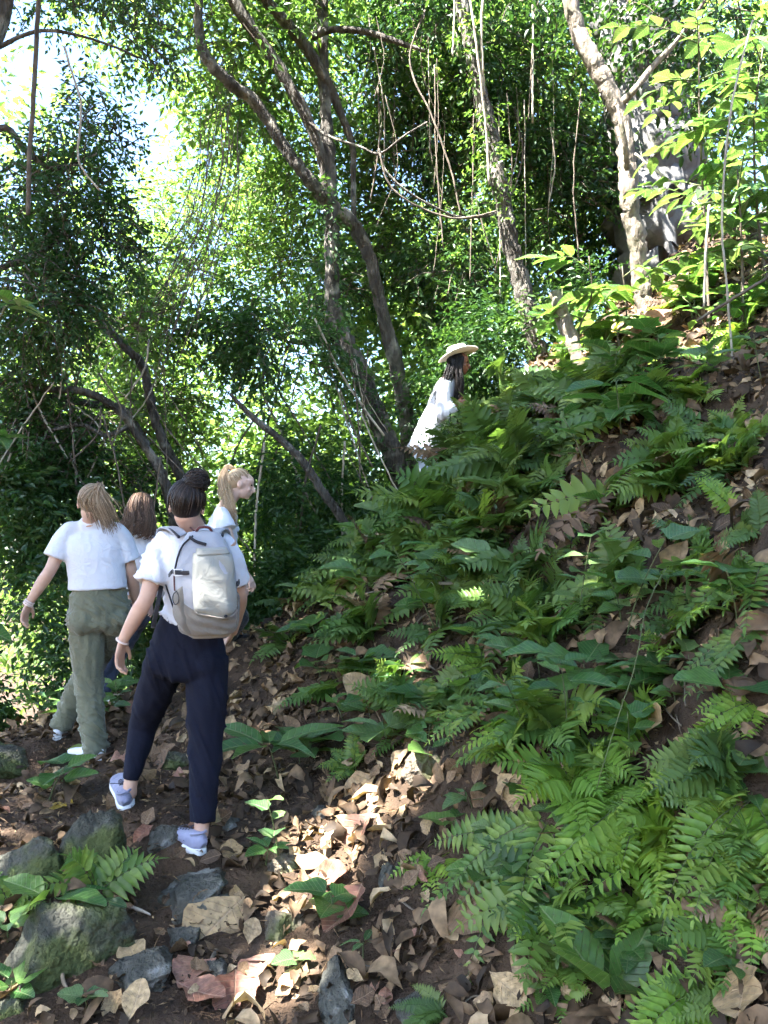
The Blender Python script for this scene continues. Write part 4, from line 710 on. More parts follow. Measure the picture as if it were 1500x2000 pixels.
c = j['head']; mb = MB(); rad = np.array((.078, .096, .094)) * .93; cap(mb, c, A, rad, -.034, .010); tie = np.array((.02, -.075, .075)); scalp(mb, c, A, rad * 1.02, tie, 420, rng, .0036, -.028, -.86, .7); own(mb.build('hair', M['hair_lightbrown'], pb))
mb = MB(); tp = P(194, 954, 4.88)
for k in range(340):
    e = rng.normal(0, 1, 3) * .5; t = rng.uniform(.65, 1.1); x1 = rng.normal(0, .75); strand(mb, [tp + A @ (e * .02) + (-.01, .03, 0), tp + (.01, -.03, .012) + e * .018, tp + (.012 + x1 * .03, -.05, -.05) + e * .015, tp + (.028 * t + x1 * .045, -.05, -.115 * t) + e * .02, tp + (.05 * t + x1 * .042, -.04, -.165 * t) + e * .02, tp + (.075 * t + x1 * .046, -.035, -.225 * t - .01 * rng.normal()) + e * .02], .0033 * rng.uniform(.6, 1.2), rng.uniform(), 13, .35)
own(mb.build('ponytail', M['hair_lightbrown'], pb))
w_ = j['wrL']; d = unit(w_ - j['elL']); a = unit(np.cross(d, (.3, .2, 1))); b = np.cross(d, a); mb = MB()
for h in (-.012, .0, .01): mb.add(*tube(np.array([w_ + d * h + (a * math.cos(t) + b * math.sin(t)) * .0275 for t in np.linspace(0, 6.283, 20)]), .0042, 6, False))
tag(mb.build('wristband', M['band']), 'white beaded wristband on the left wrist of the woman in olive trousers', 'wristband', 'wristbands')

# --- walker with loose brown hair, mostly hidden
rng = np.random.default_rng(83)
j = J(head=(277, 992, 6.0), neck=(272, 1024, 6.02), shL=(236, 1040, 6.0), shR=(306, 1044, 6.05), chest=(268, 1075, 6.03), waist=(262, 1130, 6.05), hem=(260, 1160, 6.05), pel=(254, 1185, 6.08), hipL=(236, 1200, 6.05), hipR=(272, 1202, 6.12),
      elL=(226, 1110, 6.0), wrL=(225, 1160, 6.1), hdL=(228, 1185, 6.12), elR=(283, 1108, 5.98), wrR=(290, 1165, 5.95), hdR=(296, 1190, 5.94), knL=(215, 1285, 6.12), knR=(225, 1290, 6.2), ankL=(170, 1372, 6.1), ankR=(196, 1368, 6.05), heelL=(165, 1392, 6.1), heelR=(190, 1390, 6.02))
pc, A, L, own = figure('woman with loose brown hair half hidden between two walkers', j, dict(s=.95, look=(.1, 1, -.1), face=(0, 1, 0), skin='skin_pale', trouser='jeans', shoe='white_shoe', thumbL=(.2, 1, 0), palmL=(1, 0, 0), thumbR=(0, 1, .2), palmR=(-1, 0, 0), toeL=(-.7, .7, .05), toeR=(.95, .3, .05), sleeve=.5, vox=.007, leg=(.088, .084, .066, .058, .05),
     torso=((.138, .105), (.128, .10), (.138, .108), (.142, .108), (.138, .09), (.115, .072), (.06, .056))))
c = j['head']; mb = MB(); rad = np.array((.08, .098, .096)); cap(mb, c, A, rad, -.022, .012)
for k in range(420):
    a = rng.uniform(0, 6.283); r0 = rng.uniform(.2, 1) ** .5; sx, sy = math.cos(a) * .085 * r0, math.sin(a) * .095 * r0 - .02
    if sy > .045: sy = .04
    lx = sx * 1.35 + rng.normal(0, .012) + .012; dz = -rng.uniform(.14, .24); strand(mb, [c + A @ np.array((.012, -.03, .108)), c + A @ np.array((sx * .75, sy * .8, .085)), c + A @ np.array((sx * 1.15, sy * 1.1 - .01, .0)), c + A @ np.array((lx, sy - .035, -.09)), c + A @ np.array((lx * 1.15 - .012 + rng.normal(0, .01), sy - .05, dz + .03)), c + A @ np.array((lx * .9 - .02 + rng.normal(0, .015), sy - .045, dz))], .0038 * rng.uniform(.7, 1.2), rng.uniform(), 12, .4)
own(mb.build('hair', M['hair_brown'], pc))

# --- blond walker in profile
rng = np.random.default_rng(84)
j = J(head=(471, 945, 5.9), neck=(440, 990, 5.92), shL=(444, 1006, 6.08), shR=(432, 1004, 5.78), chest=(432, 1045, 5.93), waist=(426, 1110, 5.96), hem=(424, 1140, 5.97), pel=(422, 1165, 5.98), hipL=(424, 1182, 6.08), hipR=(424, 1182, 5.9),
      elL=(455, 1085, 6.15), wrL=(475, 1130, 6.2), hdL=(482, 1150, 6.2), elR=(456, 1078, 5.70), wrR=(480, 1118, 5.70), hdR=(494, 1142, 5.70), knL=(402, 1250, 6.15), knR=(470, 1205, 6.1), ankL=(358, 1316, 6.2), ankR=(448, 1245, 6.3), heelL=(352, 1336, 6.18), heelR=(440, 1263, 6.28))
pd_, A, L, own = figure('blond woman in profile with a long ponytail, leaning uphill in white T-shirt and black trousers', j, dict(s=.98, hs=.92, look=(1, .18, -.22), head_up=(.15, 0, 1), face=(.85, .5, 0), skin='skin_pale', trouser='black_cloth', shoe='black_cloth', thumbL=(0, 1, .4), palmL=(-1, 0, 0), thumbR=(.2, 1, .5), palmR=(-.3, .9, -.4), curl=.9, toeL=(.9, .4, .1), toeR=(.9, .4, .2), sleeve=.42, vox=.005, leg=(.088, .084, .066, .058, .05),
     torso=((.125, .11), (.118, .105), (.125, .115), (.128, .118), (.125, .095), (.105, .075), (.056, .056)), slw=1.02, arm=.92))
c = j['head']; mb = MB(); rad = np.array((.077, .094, .092)) * .91; cap(mb, c, A, rad * .99, -.032, .02); tie = np.array((0, -.085, .075)); scalp(mb, c, A, rad * 1.02, tie, 420, rng, .0034, -.014, -.5, .62); own(mb.build('hair', M['hair_blond'], pd_))
mb = MB(); tp = P(451, 914, 5.9)
for k in range(280):
    e = rng.normal(0, 1, 3) * .5; t = rng.uniform(.75, 1.05); x1 = rng.normal(0, .6); strand(mb, [tp + (.02, 0, -.012) + e * .01, tp + (-.022, -.01, .012) + e * .012, tp + (-.042 + x1 * .018, -.03, -.06) + e * .012, tp + (-.03 + x1 * .028, -.055, -.17 * t) + e * .014, tp + (-.0 + x1 * .028, -.075, -.28 * t) + e * .012, tp + (.035 + x1 * .02, -.085, -.40 * t) + e * .012], .0034 * rng.uniform(.6, 1.2), rng.uniform(), 13, .3)
own(mb.build('ponytail', M['hair_blond'], pd_)); own(MB().add(*ball(P(450, 914, 5.9), (.014, .014, .018))).build('hair_tie', M['webbing'], pd_)); 
w_ = j['wrR']; d = unit(w_ - j['elR']); a = unit(np.cross(d, (.3, .2, 1))); b = np.cross(d, a); tag(MB().add(*tube(np.array([w_ - d * .01 + (a * math.cos(t) + b * math.sin(t)) * .0265 for t in np.linspace(0, 6.283, 20)]), .003, 6, False)).build('bracelet', M['webbing']), 'thin dark bracelet on the wrist of the blond woman', 'bracelet')

# --- walker in the hat
rng = np.random.default_rng(85)
j = J(head=(896, 708, 8.15), neck=(876, 738, 8.2), shL=(884, 748, 8.36), shR=(868, 746, 8.04), chest=(862, 785, 8.2), waist=(842, 835, 8.2), hem=(826, 884, 8.2), pel=(832, 868, 8.2), hipL=(834, 885, 8.3), hipR=(832, 885, 8.1),
      elL=(872, 815, 8.4), wrL=(892, 850, 8.5), hdL=(900, 862, 8.52), elR=(866, 808, 7.98), wrR=(892, 792, 7.96), hdR=(904, 788, 7.96), knL=(850, 940, 8.35), knR=(836, 945, 8.15), ankL=(850, 1000, 8.3), ankR=(828, 1002, 8.15), heelL=(843, 1012, 8.3), heelR=(822, 1014, 8.15))
pe, A, L, own = figure('woman with long black hair in a loose white tunic climbing behind the ferns', j, dict(s=1.0, look=(1, -.05, -.12), face=(.9, .3, 0), skin='skin_dark', trouser='pale_jeans', shoe='white_shoe', thumbL=(0, 0, 1), palmL=(0, 1, 0), thumbR=(0, 0, 1), palmR=(0, 1, 0), toeL=(.9, .3, .1), toeR=(.9, .3, .1), sleeve=2, vox=.007, leg=(.08, .078, .062, .055, .05), slw=1.05,
     torso=((.17, .17), (.15, .13), (.145, .12), (.145, .12), (.14, .1), (.115, .075), (.06, .06)), shirt_fold=folds(.012, (1, .1, .35), 40, 5)))
c = j['head']; mb = MB(); rad = np.array((.079, .096, .09)); cap(mb, c, A, rad, -.03, .016)
for k in range(340):
    sx = rng.uniform(-.09, .09); sy = rng.uniform(-.10, .045); k2 = rng.uniform(); e = rng.normal(0, .012, 3)
    strand(mb, [c + A @ np.array((sx * .4, -.02 + sy * .3, .10)), c + A @ np.array((math.copysign(.082, sx) * min(1, abs(sx) / .05), sy, .03)), c + A @ np.array((math.copysign(.09, sx) * min(1, abs(sx) / .045), sy - .008, -.07)) + e * .5, c + A @ np.array((sx * 1.25, sy - (.02 if sy < -.03 else -.015), -.17)) + e, c + A @ np.array((sx * 1.2, sy - (.06 if sy < -.03 else -.02), -.27 - .05 * k2)) + e, c + A @ np.array((sx * 1.1, sy - (.11 if sy < -.03 else -.02), -.33 - .12 * k2)) + e], .005 * rng.uniform(.7, 1.2), rng.uniform(), 12, .4)
own(mb.build('hair', M['hair_black'], pe))
hc = c + A @ np.array((0, -.015, .075)); hat = empty('hat', hc, 'cream wide brimmed hat on the black haired woman', 'hat')
hr = unit(np.cross((1, 0, .27), (0, 0, 1))); hf = unit((1, 0, .27)); hu = np.cross(hr, hf); mb = MB(); v = []; n = 40
prof_ = [(0.0, .092), (.04, .094), (.075, .088), (.088, .07), (.09, .02), (.092, .008), (.096, .0), (.11, -.004), (.15, -.002), (.185, .006), (.19, .008), (.186, .002), (.15, -.008), (.11, -.010), (.094, -.006), (.082, .004)]
for r_, z_ in prof_:
    for k in range(n):
        a = 2 * math.pi * k / n; w = max(0, (r_ - .095) / .095); v.append(hf * math.cos(a) * r_ * 1.08 + hr * math.sin(a) * r_ * .95 + hu * (z_ + w * (.022 * math.sin(a) ** 2 - .014 * math.cos(a) ** 2 + .012 * math.cos(a)) - (.012 * math.cos(a) ** 2 if r_ < .06 else 0)))
f = [(i * n + k, i * n + (k + 1) % n, (i + 1) * n + (k + 1) % n, (i + 1) * n + k) for i in range(len(prof_) - 1) for k in range(n)]; MB().add(np.array(v), f).build('crown_and_brim', M['felt'], hat)
MB().add(*tube(np.array([hf * math.cos(t) * .091 * 1.08 + hr * math.sin(t) * .091 * .95 + hu * .016 for t in np.linspace(0, 6.283, 40)]), np.tile((.002, .009), (40, 1)), 8, False, ref=(0.01, .01, 0))).build('hat_band', M['felt'], hat)

# ------------------------------------------------------------------ rocks
def rock_mesh(name, r, seed, cuts=16, rough=0.1):
    rng = np.random.default_rng(seed); v, f = ball((0, 0, 0), (1, 1, 1), 56, 40)
    for k in range(cuts):
        n = unit(rng.normal(0, 1, 3)); h = rng.uniform(0.42, 0.8); d = v @ n; m = d > h; v[m] -= np.outer(d[m] - h, n) * 0.97
    off = rng.uniform(0, 50, 3)
    for i in range(len(v)):
        p = Vector(tuple(v[i] * 2.2 + off)); v[i] *= 1 + rough * (mnoise.noise(p) * 1.6 + mnoise.noise(p * 2.7) * .8 + mnoise.noise(p * 6) * .5 + mnoise.noise(p * 13) * .3)
    return mesh_np(name, v * np.asarray(r), f, smooth=True)
ROCKS = []
def rock(label, px, py, rx, ry, mat, seed, depth=0.7, tilt=(0, 0, 0), sink=0.45, dpt=None, name='rock', cat='rock', cuts=16):
    g = on_ground(px, py); d = project(g)[2][0]; k = d / FPX
    a, b = rx * k, ry * k
    o = link(name, rock_mesh('rock', (a * 1.18, max(a, b) * depth * 1.2, b * 1.12), seed, cuts), M[mat]); o.location = V(g + hnormal(g[0], g[1]) * b * (0.32 - sink))
    ROCKS.append((g[0], g[1], a * 1.0, max(a, b * .6) * depth)); o.rotation_euler = tuple(R(t) for t in tilt); tag(o, label, cat, 'rocks along the trail'); return o
rock('tall mossy green slab standing left of the backpack wearer\'s raised shoe', 162, 1676, 64, 128, 'rock', 101, 0.5, (-22, 14, 20), 0.4)
rock('low mossy block at the left edge behind the light green fern', 66, 1705, 90, 64, 'rock', 102, .8, (0, 8, 10), .35)
rock('big dark mossy boulder in the lower left corner under the seedling', 108, 1880, 128, 128, 'rock', 103, .7, (-20, 10, 0), .35)
rock('dark grey boulder with pale patches beside the mossy boulder', 288, 1908, 74, 62, 'rock_grey', 104, .8, (0, -10, 20), .3)
rock('flat grey stepping stone under the planted lilac shoe', 385, 1742, 82, 44, 'rock_grey', 105, 1.1, (10, 0, 10), .5)
rock('small pale grey stone touching the large tan leaf', 436, 1757, 27, 20, 'rock_grey', 106, .9, (0, 0, 0), .4)
rock('grey stone left of the large tan leaf', 358, 1842, 46, 48, 'rock_grey', 107, .7, (10, 0, 15), .35)
rock('narrow grey stone under the large tan leaf', 428, 1895, 28, 42, 'rock_grey', 108, .8, (0, 12, 0), .5)
rock('yellowish mossy stone at the edge of the sun patch', 556, 1692, 40, 38, 'rock_tan', 109, .8, (0, 0, 30), .5)
rock('pale tan rock in the sun left of the heart leaved plant', 552, 1822, 54, 66, 'rock_tan', 110, .7, (-40, -10, 0), .45)
rock('dark slab at the bottom edge below the curled brown leaf', 668, 1960, 56, 84, 'rock_grey', 111, .6, (-45, -10, 20), .5)
rock('tan rock face showing through the bank above the sun patch', 836, 1505, 70, 74, 'rock_tan', 112, .5, (-35, 0, 20), .5)
rock('dark mossy stone half buried high on the bank', 1128, 1218, 34, 32, 'rock', 113, .8, (0, 0, 10), .45)
rock('dark pointed stone at the far edge of the sun patch', 622, 1590, 28, 40, 'rock_grey', 114, .8, (0, 10, 0), .5)
rock('low mossy stone seen between the navy trouser legs', 336, 1494, 46, 24, 'rock', 115, .8, (0, 0, 0), .45)
rock('dark brown slab sloping down at the left edge of the trail', 24, 1490, 76, 44, 'rock', 116, .8, (0, 35, 0), .5)
rock('grey mossy stone in the bottom left corner', 25, 1975, 58, 44, 'rock', 117, .8, (0, 0, 0), .5)
rock('sunlit pale boulder at the top of the bank by the right edge', 1485, 470, 48, 50, 'rock_grey', 118, .8, (0, 0, 0), .2)
rock('dark narrow rock on the bank beside the heart leaved plant', 752, 1725, 32, 62, 'rock_grey', 119, .7, (-15, 10, 0), .5)
rock('flat dark stone sunk in the trail between the two lilac shoes', 320, 1640, 48, 22, 'rock_grey', 122, 1.0, (8, 0, 0), .55)
rock('flat grey stone sunk in the trail behind the planted lilac shoe', 440, 1610, 40, 18, 'rock_grey', 123, 1.0, (8, 0, 20), .55)
rock('dark rock under the bank at the bottom edge', 820, 1965, 60, 36, 'rock_grey', 120, .7, (0, 0, 0), .55)
rock('pale stone on top of the bank under the pale tree', 1290, 560, 46, 38, 'rock_grey', 121, .8, (0, 0, 0), .4)

# ------------------------------------------------------------------ leaf litter
def litter():
    rng = np.random.default_rng(60); n = 26000
    px = rng.uniform(-40, 1540, n); py = 2040 - 1560 * rng.uniform(0, 1, n) ** 0.8
    # scatter over the ground in plan, denser near
    x = rng.uniform(-3.6, 3.6, n); y = 1.4 + 7.4 * rng.uniform(0, 1, n) ** 1.25
    z = hz(x, y); u, w, d = project(np.stack((x, y, z), 1))
    k = (u > -80) & (u < 1580) & (w > 350) & (w < 2120); x, y, z = x[k], y[k], z[k]; n = len(x)
    cl = clump(np.stack((x, y, z), 1), 2.2); path = np.exp(-((x + 0.85 + (y - 3.3) * 0.28) / 0.27) ** 2) * (y < 5.2)
    k = (rng.uniform(size=n) < 0.62 + 0.3 * cl) & (rng.uniform(size=n) > path * 0.9); x, y, z = x[k], y[k], z[k]; n = len(x); k = np.ones(n, bool)
    for (rx_, ry_, ra, rb) in ROCKS: k &= ~((((x - rx_) / ra) ** 2 + ((y - ry_) / rb) ** 2 < .75) & (rng.uniform(size=n) < .93))
    x, y, z = x[k], y[k], z[k]; n = len(x)
    e = 0.06; nr = np.stack((-(hz(x + e, y) - hz(x - e, y)) / (2 * e), -(hz(x, y + e) - hz(x, y - e)) / (2 * e), np.ones(n)), 1); nr /= np.linalg.norm(nr, axis=1)[:, None]
    nr2 = nr + rng.normal(0, 0.4, (n, 3)); ax = rng.normal(0, 1, (n, 3)); ax -= nr2 * (np.sum(ax * nr2, 1) / np.sum(nr2 * nr2, 1))[:, None]; ax /= np.linalg.norm(ax, axis=1)[:, None]
    side = np.cross(ax, nr2); side /= np.linalg.norm(side, axis=1)[:, None]; up = np.cross(side, ax)
    L_ = (rng.gamma(3.0, 0.017, n) + 0.028).clip(0.035, 0.17)[:, None]; Wd = L_ * rng.uniform(0.36, 0.66, (n, 1)); cu = rng.normal(0.0, 0.36, (n, 1)) * L_; cs = rng.normal(0.22, 0.32, (n, 1)) * Wd; tw = rng.normal(0, .35, (n, 1)) * Wd
    p = np.stack((x, y, z), 1) + nr * rng.uniform(0.004, 0.035, (n, 1)) - ax * L_ * .5; rows = []
    for s_, w_ in ((0, .03), (.16, .6), (.4, .95), (.68, .82), (.88, .42), (1.0, .03)):
        c_ = p + ax * L_ * s_ + up * (cu * 4 * s_ * (1 - s_) * .6) + side * Wd * .12 * math.sin(s_ * 3) * rng.normal(0, 1, (n, 1)); j1, j2 = rng.uniform(.85, 1.12, (n, 1)), rng.uniform(.85, 1.12, (n, 1))
        rows += [c_ + side * Wd * .5 * w_ * j1 + up * (cs * w_ * w_ + tw * (s_ - .5)), c_, c_ - side * Wd * .5 * w_ * j2 + up * (cs * w_ * w_ * rng.uniform(.4, 1.2, (n, 1)) - tw * (s_ - .5))]
    v = np.stack(rows, 1); b = np.arange(n)[:, None] * 18; f = []
    for i in range(5):
        for k in (0, 1): o_ = i * 3 + k; f += [b + (o_, o_ + 3, o_ + 4), b + (o_, o_ + 4, o_ + 1)]
    f = np.concatenate(f); r = np.clip(rng.normal(0.44, 0.33, n) + 0.1 * clump(p, 1.5), 0, 1)
    o = link('leaf_litter', mesh_np('leaf_litter', v.reshape(-1, 3), f, np.repeat(r, 18), smooth=True), M['litter']); tag(o, 'brown dead leaves carpeting the trail and the bank', 'litter', kind='stuff')
litter()

def crumbs():
    rng = np.random.default_rng(67); n = 20000; x = rng.uniform(-2.4, 2.2, n); y = 1.6 + 5.0 * rng.uniform(0, 1, n) ** 1.4; z = hz(x, y) + rng.uniform(0, .03, n); pos = np.stack((x, y, z), 1)
    thin = rng.uniform(size=n) < .3; ln = np.where(thin, rng.uniform(.03, .09, n), rng.uniform(.01, .032, n)); wd = np.where(thin, .0035, ln * .6); v, f, r = leaves_np(pos, rng.normal(0, 1, (n, 3)) * (1, 1, .35), rng.normal(0, .5, (n, 3)) + (0, 0, 1), ln, wd, np.clip(rng.normal(.35, .3, n), 0, 1))
    tag(link('litter_crumbs', mesh_np('litter_crumbs', v, f, r), M['litter']), 'crumbs of leaf and twig strewn over the soil', 'litter', kind='stuff')
crumbs()
def grid_leaf(name, outline, nx=7, ny=4, bend=0.25, cup=0.15, wave=0.0, seed=0, thick=0, holes=0.0, stalk=0.0):
    """leaf along +X, length 1, half width outline(s); bend droops the tip, cup folds the halves, wave ripples the edge"""
    rng = np.random.default_rng(seed); s = np.linspace(0, 1, nx); t = np.linspace(-1, 1, ny * 2 + 1); v = []
    wl = 1 + .1 * np.sin(np.arange(nx) * 1.1 + rng.uniform(0, 6)) + rng.normal(0, .02, nx); wr = 1 + .1 * np.sin(np.arange(nx) * 1.2 + rng.uniform(0, 6)) + rng.normal(0, .02, nx); ph = rng.uniform(0, 6.28, 3)
    for i, a in enumerate(s):
        for b in t:
            w = outline(a) * (wl[i] if b < 0 else wr[i]) if wave else outline(a)
            z = -bend * a * a + cup * abs(b) * outline(a) * 1.6 + wave * outline(a) * (math.sin(a * 9 + ph[0] + b * 2) * b * b + .5 * math.sin(a * 17 + ph[1]) * abs(b))
            v.append((a - bend * bend * a * .3 + 0.04 * abs(b), b * w, z))
    m = len(t); f = []
    for i in range(nx - 1):
        for j in range(m - 1):
            if holes and rng.uniform() < holes and (0 < i < nx - 2): continue
            f.append((i * m + j, (i + 1) * m + j, (i + 1) * m + j + 1, i * m + j + 1))
    return mesh_np(name, v, f, smooth=True)
OV = lambda s: 0.30 * math.sin(math.pi * min(1, s ** 0.8)) ** 0.8 if 0 < s < 1 else 0.012
LA = lambda s: 0.17 * math.sin(math.pi * s ** 0.75) ** 0.9 if 0 < s < 1 else 0.01
HE = lambda s: 0.46 * math.sin(math.pi * (0.14 + .86 * s) ** 0.62) ** 0.75 if s < 1 else 0.012
def obovate(s): return 0.32 * math.sin(math.pi * s ** 1.25) ** 0.8 if 0 < s < 1 else 0.015
DEAD = [grid_leaf('dead_leaf', (OV, obovate, LA, OV, obovate, HE, OV, obovate)[k], 12, 3, (0.1, -.25, .35, -.4, .2, .1, -.15, .3)[k], (.1, .25, -.15, .4, .15, .2, -.2, .35)[k], (.12, .2, .18, .15, .22, .2, .22, .18)[k], 70 + k, holes=0) for k in range(8)]
BROAD = [grid_leaf('leaf', o_, 12, 3, b_, c_, 0.06, 80 + i) for i, (o_, b_, c_) in enumerate(((OV, .12, .2), (OV, .35, .15), (LA, .2, .2), (LA, .45, .15), (HE, .18, .15), (HE, .4, .12), (OV, .6, .2)))]
_cache = {}
def with_mat(me, mat):
    k = (me.name, mat)
    if k not in _cache:
        m2 = me.copy(); m2.name = me.name.split('.')[0]; m2.materials.clear(); m2.materials.append(M[mat]); _cache[k] = m2
    return _cache[k]
def frame(axis, nrm):
    x = unit(axis); y = unit(np.cross(nrm, x)); z = np.cross(x, y); return np.stack((x, y, z), 1)
def place(o, pos, R3, s):
    s = np.broadcast_to(np.asarray(s, float), (3,)); A = np.eye(4); A[:3, :3] = R3 * s; A[:3, 3] = pos; o.matrix_basis = Matrix(A.tolist())
def put(name, me, parent, pos, axis, nrm, s):
    o = bpy.data.objects.new(name, me); C.objects.link(o)
    if parent is not None: o.parent = parent
    place(o, pos, frame(axis, nrm), s); return o

def dead_leaf(px, py, size_px, mat, var, label, group=None, ang=None, lift=0.02, tip=0.25, seed=0, wide=1.0):
    g = on_ground(px, py)
    if g is None: return None
    rng = np.random.default_rng(seed + int(px) * 7 + int(py)); d = project(g)[2][0]; n = hnormal(g[0], g[1]) * .7 + unit(np.array((0, 0, CAM_Z)) - g) * .3 + rng.normal(0, tip, 3); n = unit(n)
    a = rng.uniform(0, 6.28) if ang is None else R(ang); e1 = unit(np.cross(n, (0, 1, 0.01))); e2 = np.cross(n, e1); ax = e1 * math.cos(a) + e2 * math.sin(a)
    s = size_px / FPX * d; o = put('dead_leaf', with_mat(DEAD[var], mat), None, g + hnormal(g[0], g[1]) * (lift + 0.01) - ax * s * .5, ax, n, (s, s * wide, s))
    return tag(o, label, 'leaf', group)
HEROL = [(430, 1812, 150, 'dead_tan', 4, 'largest tan dead leaf, torn and holed, lying on the stones of the trail', 65, 1.25), (692, 1800, 130, 'dead_red', 3, 'big curled red brown leaf under the heart leaved plant', 50, 1.0),
 (98, 1578, 105, 'dead_yellow', 2, 'yellow dead leaf curling beside the mossy slab', -15, 1.3), (142, 1492, 85, 'fern_dark', 0, 'olive green fallen leaf beside the white shoe', 10, 1.2),
 (258, 1878, 85, 'dead_tan', 4, 'pale torn leaf lying on the dark grey boulder', -50, 1.0), (268, 1982, 80, 'dead_tan', 1, 'pale dead leaf at the bottom edge below the grey boulder', -100, 1.1), (222, 1975, 62, 'dead_tan', 7, 'small pale dead leaf right of the bright seedling at the bottom edge', 80, 1.0),
 (760, 1440, 130, 'dead', 0, 'large veined brown leaf hanging down the bank', -85, 1.1), (722, 1372, 100, 'dead_tan', 3, 'curled tan leaf like a cup above the veined brown leaf', -50, 1.2), (453, 1672, 52, 'dead_tan', 0, 'small square tan leaf right of the planted lilac shoe', -70, 1.4),
 (1336, 862, 70, 'dead_tan', 0, 'upright tan leaf caught among ferns high on the bank', 85, 1.1), (935, 1795, 105, 'dead', 5, 'round dark brown leaf leaning on the dark bank rock', 100, 1.1), (1312, 1420, 95, 'dead_tan', 3, 'folded tan leaf hanging among oval leaves', 95, 1.0),
 (1478, 1960, 150, 'dead_tan', 1, 'large pinkish tan leaf in the bottom right corner', 60, 1.2), (460, 1952, 120, 'dead_red', 7, 'big red brown leaf at the bottom edge in the sun', 100, 1.2), (385, 1965, 110, 'dead_red', 1, 'reddish leaf with a pale rib at the bottom edge', 160, 1.0), (505, 1905, 95, 'dead_red', 4, 'curled red leaf lying under the sunlit tan rock', 30, 1.0), (370, 1915, 80, 'dead_red', 5, 'flat dark red leaf beside the grey boulder', 75, 1.1),
 (700, 1640, 110, 'dead_red', 7, 'red brown leaf in the middle of the sun patch', 20, 1.0), (650, 1720, 95, 'dead_red', 1, 'long red brown leaf at the lower edge of the sun patch', 150, .8), (1018, 1555, 70, 'dead_tan', 5, 'round tan leaf on the bank above the blue green fern', 20, 1.1), (1485, 1260, 110, 'dead', 0, 'big brown veined leaf at the right edge behind the dark fern', 90, 1.2),
 (1290, 655, 120, 'dead_red', 3, 'bright orange leaf glowing in the sun on the bank', 10, 1.0), (1215, 655, 90, 'dead_tan', 1, 'curled tan leaf in the sun below the pale tree', 170, 1.0), (870, 870, 50, 'dead', 3, 'brown leaf lying under the tunic hem', 20, 1.0), (1310, 880, 90, 'dead', 4, 'broad brown leaf under the upright tan leaf', 10, 1.1), (710, 1545, 80, 'dead_tan', 7, 'pale square leaf below the star shaped fern', 20, 1.2), (1000, 1940, 90, 'dead_tan', 1, 'curled pale leaf near the bottom edge below the drooping fern', 120, 1.0), (1040, 1905, 85, 'dead_tan', 5, 'rounded tan leaf behind the pale seedling', 30, 1.1)]
for k, (a, b, s, m_, vr, lb, an, wd) in enumerate(HEROL): dead_leaf(a, b, s, m_, vr, lb, 'large dead leaves that stand out', an, 0.025, .12, k, wd)
rng = np.random.default_rng(61); zones = [((430, 1180, 520, 780), (1240, 1560), 70, 'brown dead leaf in the litter on the shaded lower bank'), ((230, 480, 0, 0), (1350, 1640), 40, 'brown dead leaf scattered on the trail around the walkers'), ((300, 760, 0, 0), (1660, 1990), 52, 'brown dead leaf among the stones at the foot of the bank'), ((760, 1480, 0, 0), (1560, 1990), 70, 'brown dead leaf under the foreground ferns'), ((900, 1490, 0, 0), (760, 1240), 52, 'brown dead leaf high on the bank'), ((0, 240, 0, 0), (1500, 1960), 20, 'brown dead leaf among the mossy rocks')]
for (x0, x1, _, _), (y0, y1), n, lb in zones:
    for k in range(n):
        a, b = rng.uniform(x0, x1), rng.uniform(y0, y1); dead_leaf(a, b, rng.uniform(24, 54), ('dead', 'dead', 'dead', 'dead', 'dead', 'dead_tan', 'dead_red')[rng.integers(0, 7)] if y0 > 1300 else 'dead', int(rng.integers(0, 8)), lb, lb.replace('brown dead leaf', 'dead leaves'), None, rng.uniform(.01, .04), .35, k, rng.uniform(.8, 1.2))

# ------------------------------------------------------------------ twigs and roots on the ground
def twig(label, pts, rpx, group='fallen twigs', mat='twig', lift=0.03):
    w = []
    for a, b in pts:
        g = on_ground(a, b)
        if g is None: return
        w.append(g + hnormal(g[0], g[1]) * lift)
    w = np.array(w); d = project(w)[2]; q = spline(w, len(w) * 5); r = np.linspace(1, .5, len(q)) * rpx / FPX * d.mean(); o = MB().add(*tube(q, r, 6, True, wob=.1)).build('fallen_twig', M[mat]); tag(o, label, 'twig', group)
twig('pale straight twig lying across the bank below the holed vine leaf', [(810, 1143), (860, 1146), (915, 1147)], 5, mat='vine_pale')
twig('thin twig on the bank under two dark oval leaves', [(680, 1172), (720, 1166), (745, 1160)], 3)
twig('forked grey twig leaning by the pinkish leaf on the upper bank', [(1200, 1065), (1230, 1100), (1245, 1125)], 6, mat='vine_pale')
twig('dark root running down beside the drooping fern', [(1095, 1720), (1115, 1780), (1135, 1830)], 6)
twig('brown root beside the large tan leaf', [(425, 1870), (405, 1910), (395, 1960)], 5)
twig('thin root crossing the dark mossy boulder', [(120, 1880), (128, 1940), (160, 1965)], 5)
twig('pale sliver of wood by the fern on the trail edge', [(255, 1788), (275, 1795), (290, 1802)], 4, mat='vine_pale')
twig('pale split stick lying left of the seedling leaves', [(60, 1905), (40, 1935), (30, 1950)], 5, mat='vine_pale')
twig('long pale log lying behind the walkers across the trail', [(190, 1378), (240, 1368), (300, 1360)], 9, mat='vine_pale')
rng = np.random.default_rng(63)
for k in range(46):
    a, b = rng.uniform(560, 1480), rng.uniform(900, 1980); t = rng.uniform(0, 6.28); l = rng.uniform(30, 75)
    twig('thin dark twig lying in the litter of the bank', [(a, b), (min(1495, a + l * .5 * math.cos(t)), min(1995, b + l * .5 * math.sin(t) + rng.uniform(-6, 6))), (min(1497, a + l * math.cos(t)), min(1995, b + l * math.sin(t)))], rng.uniform(1.3, 3), 'twigs in the litter', lift=.02)

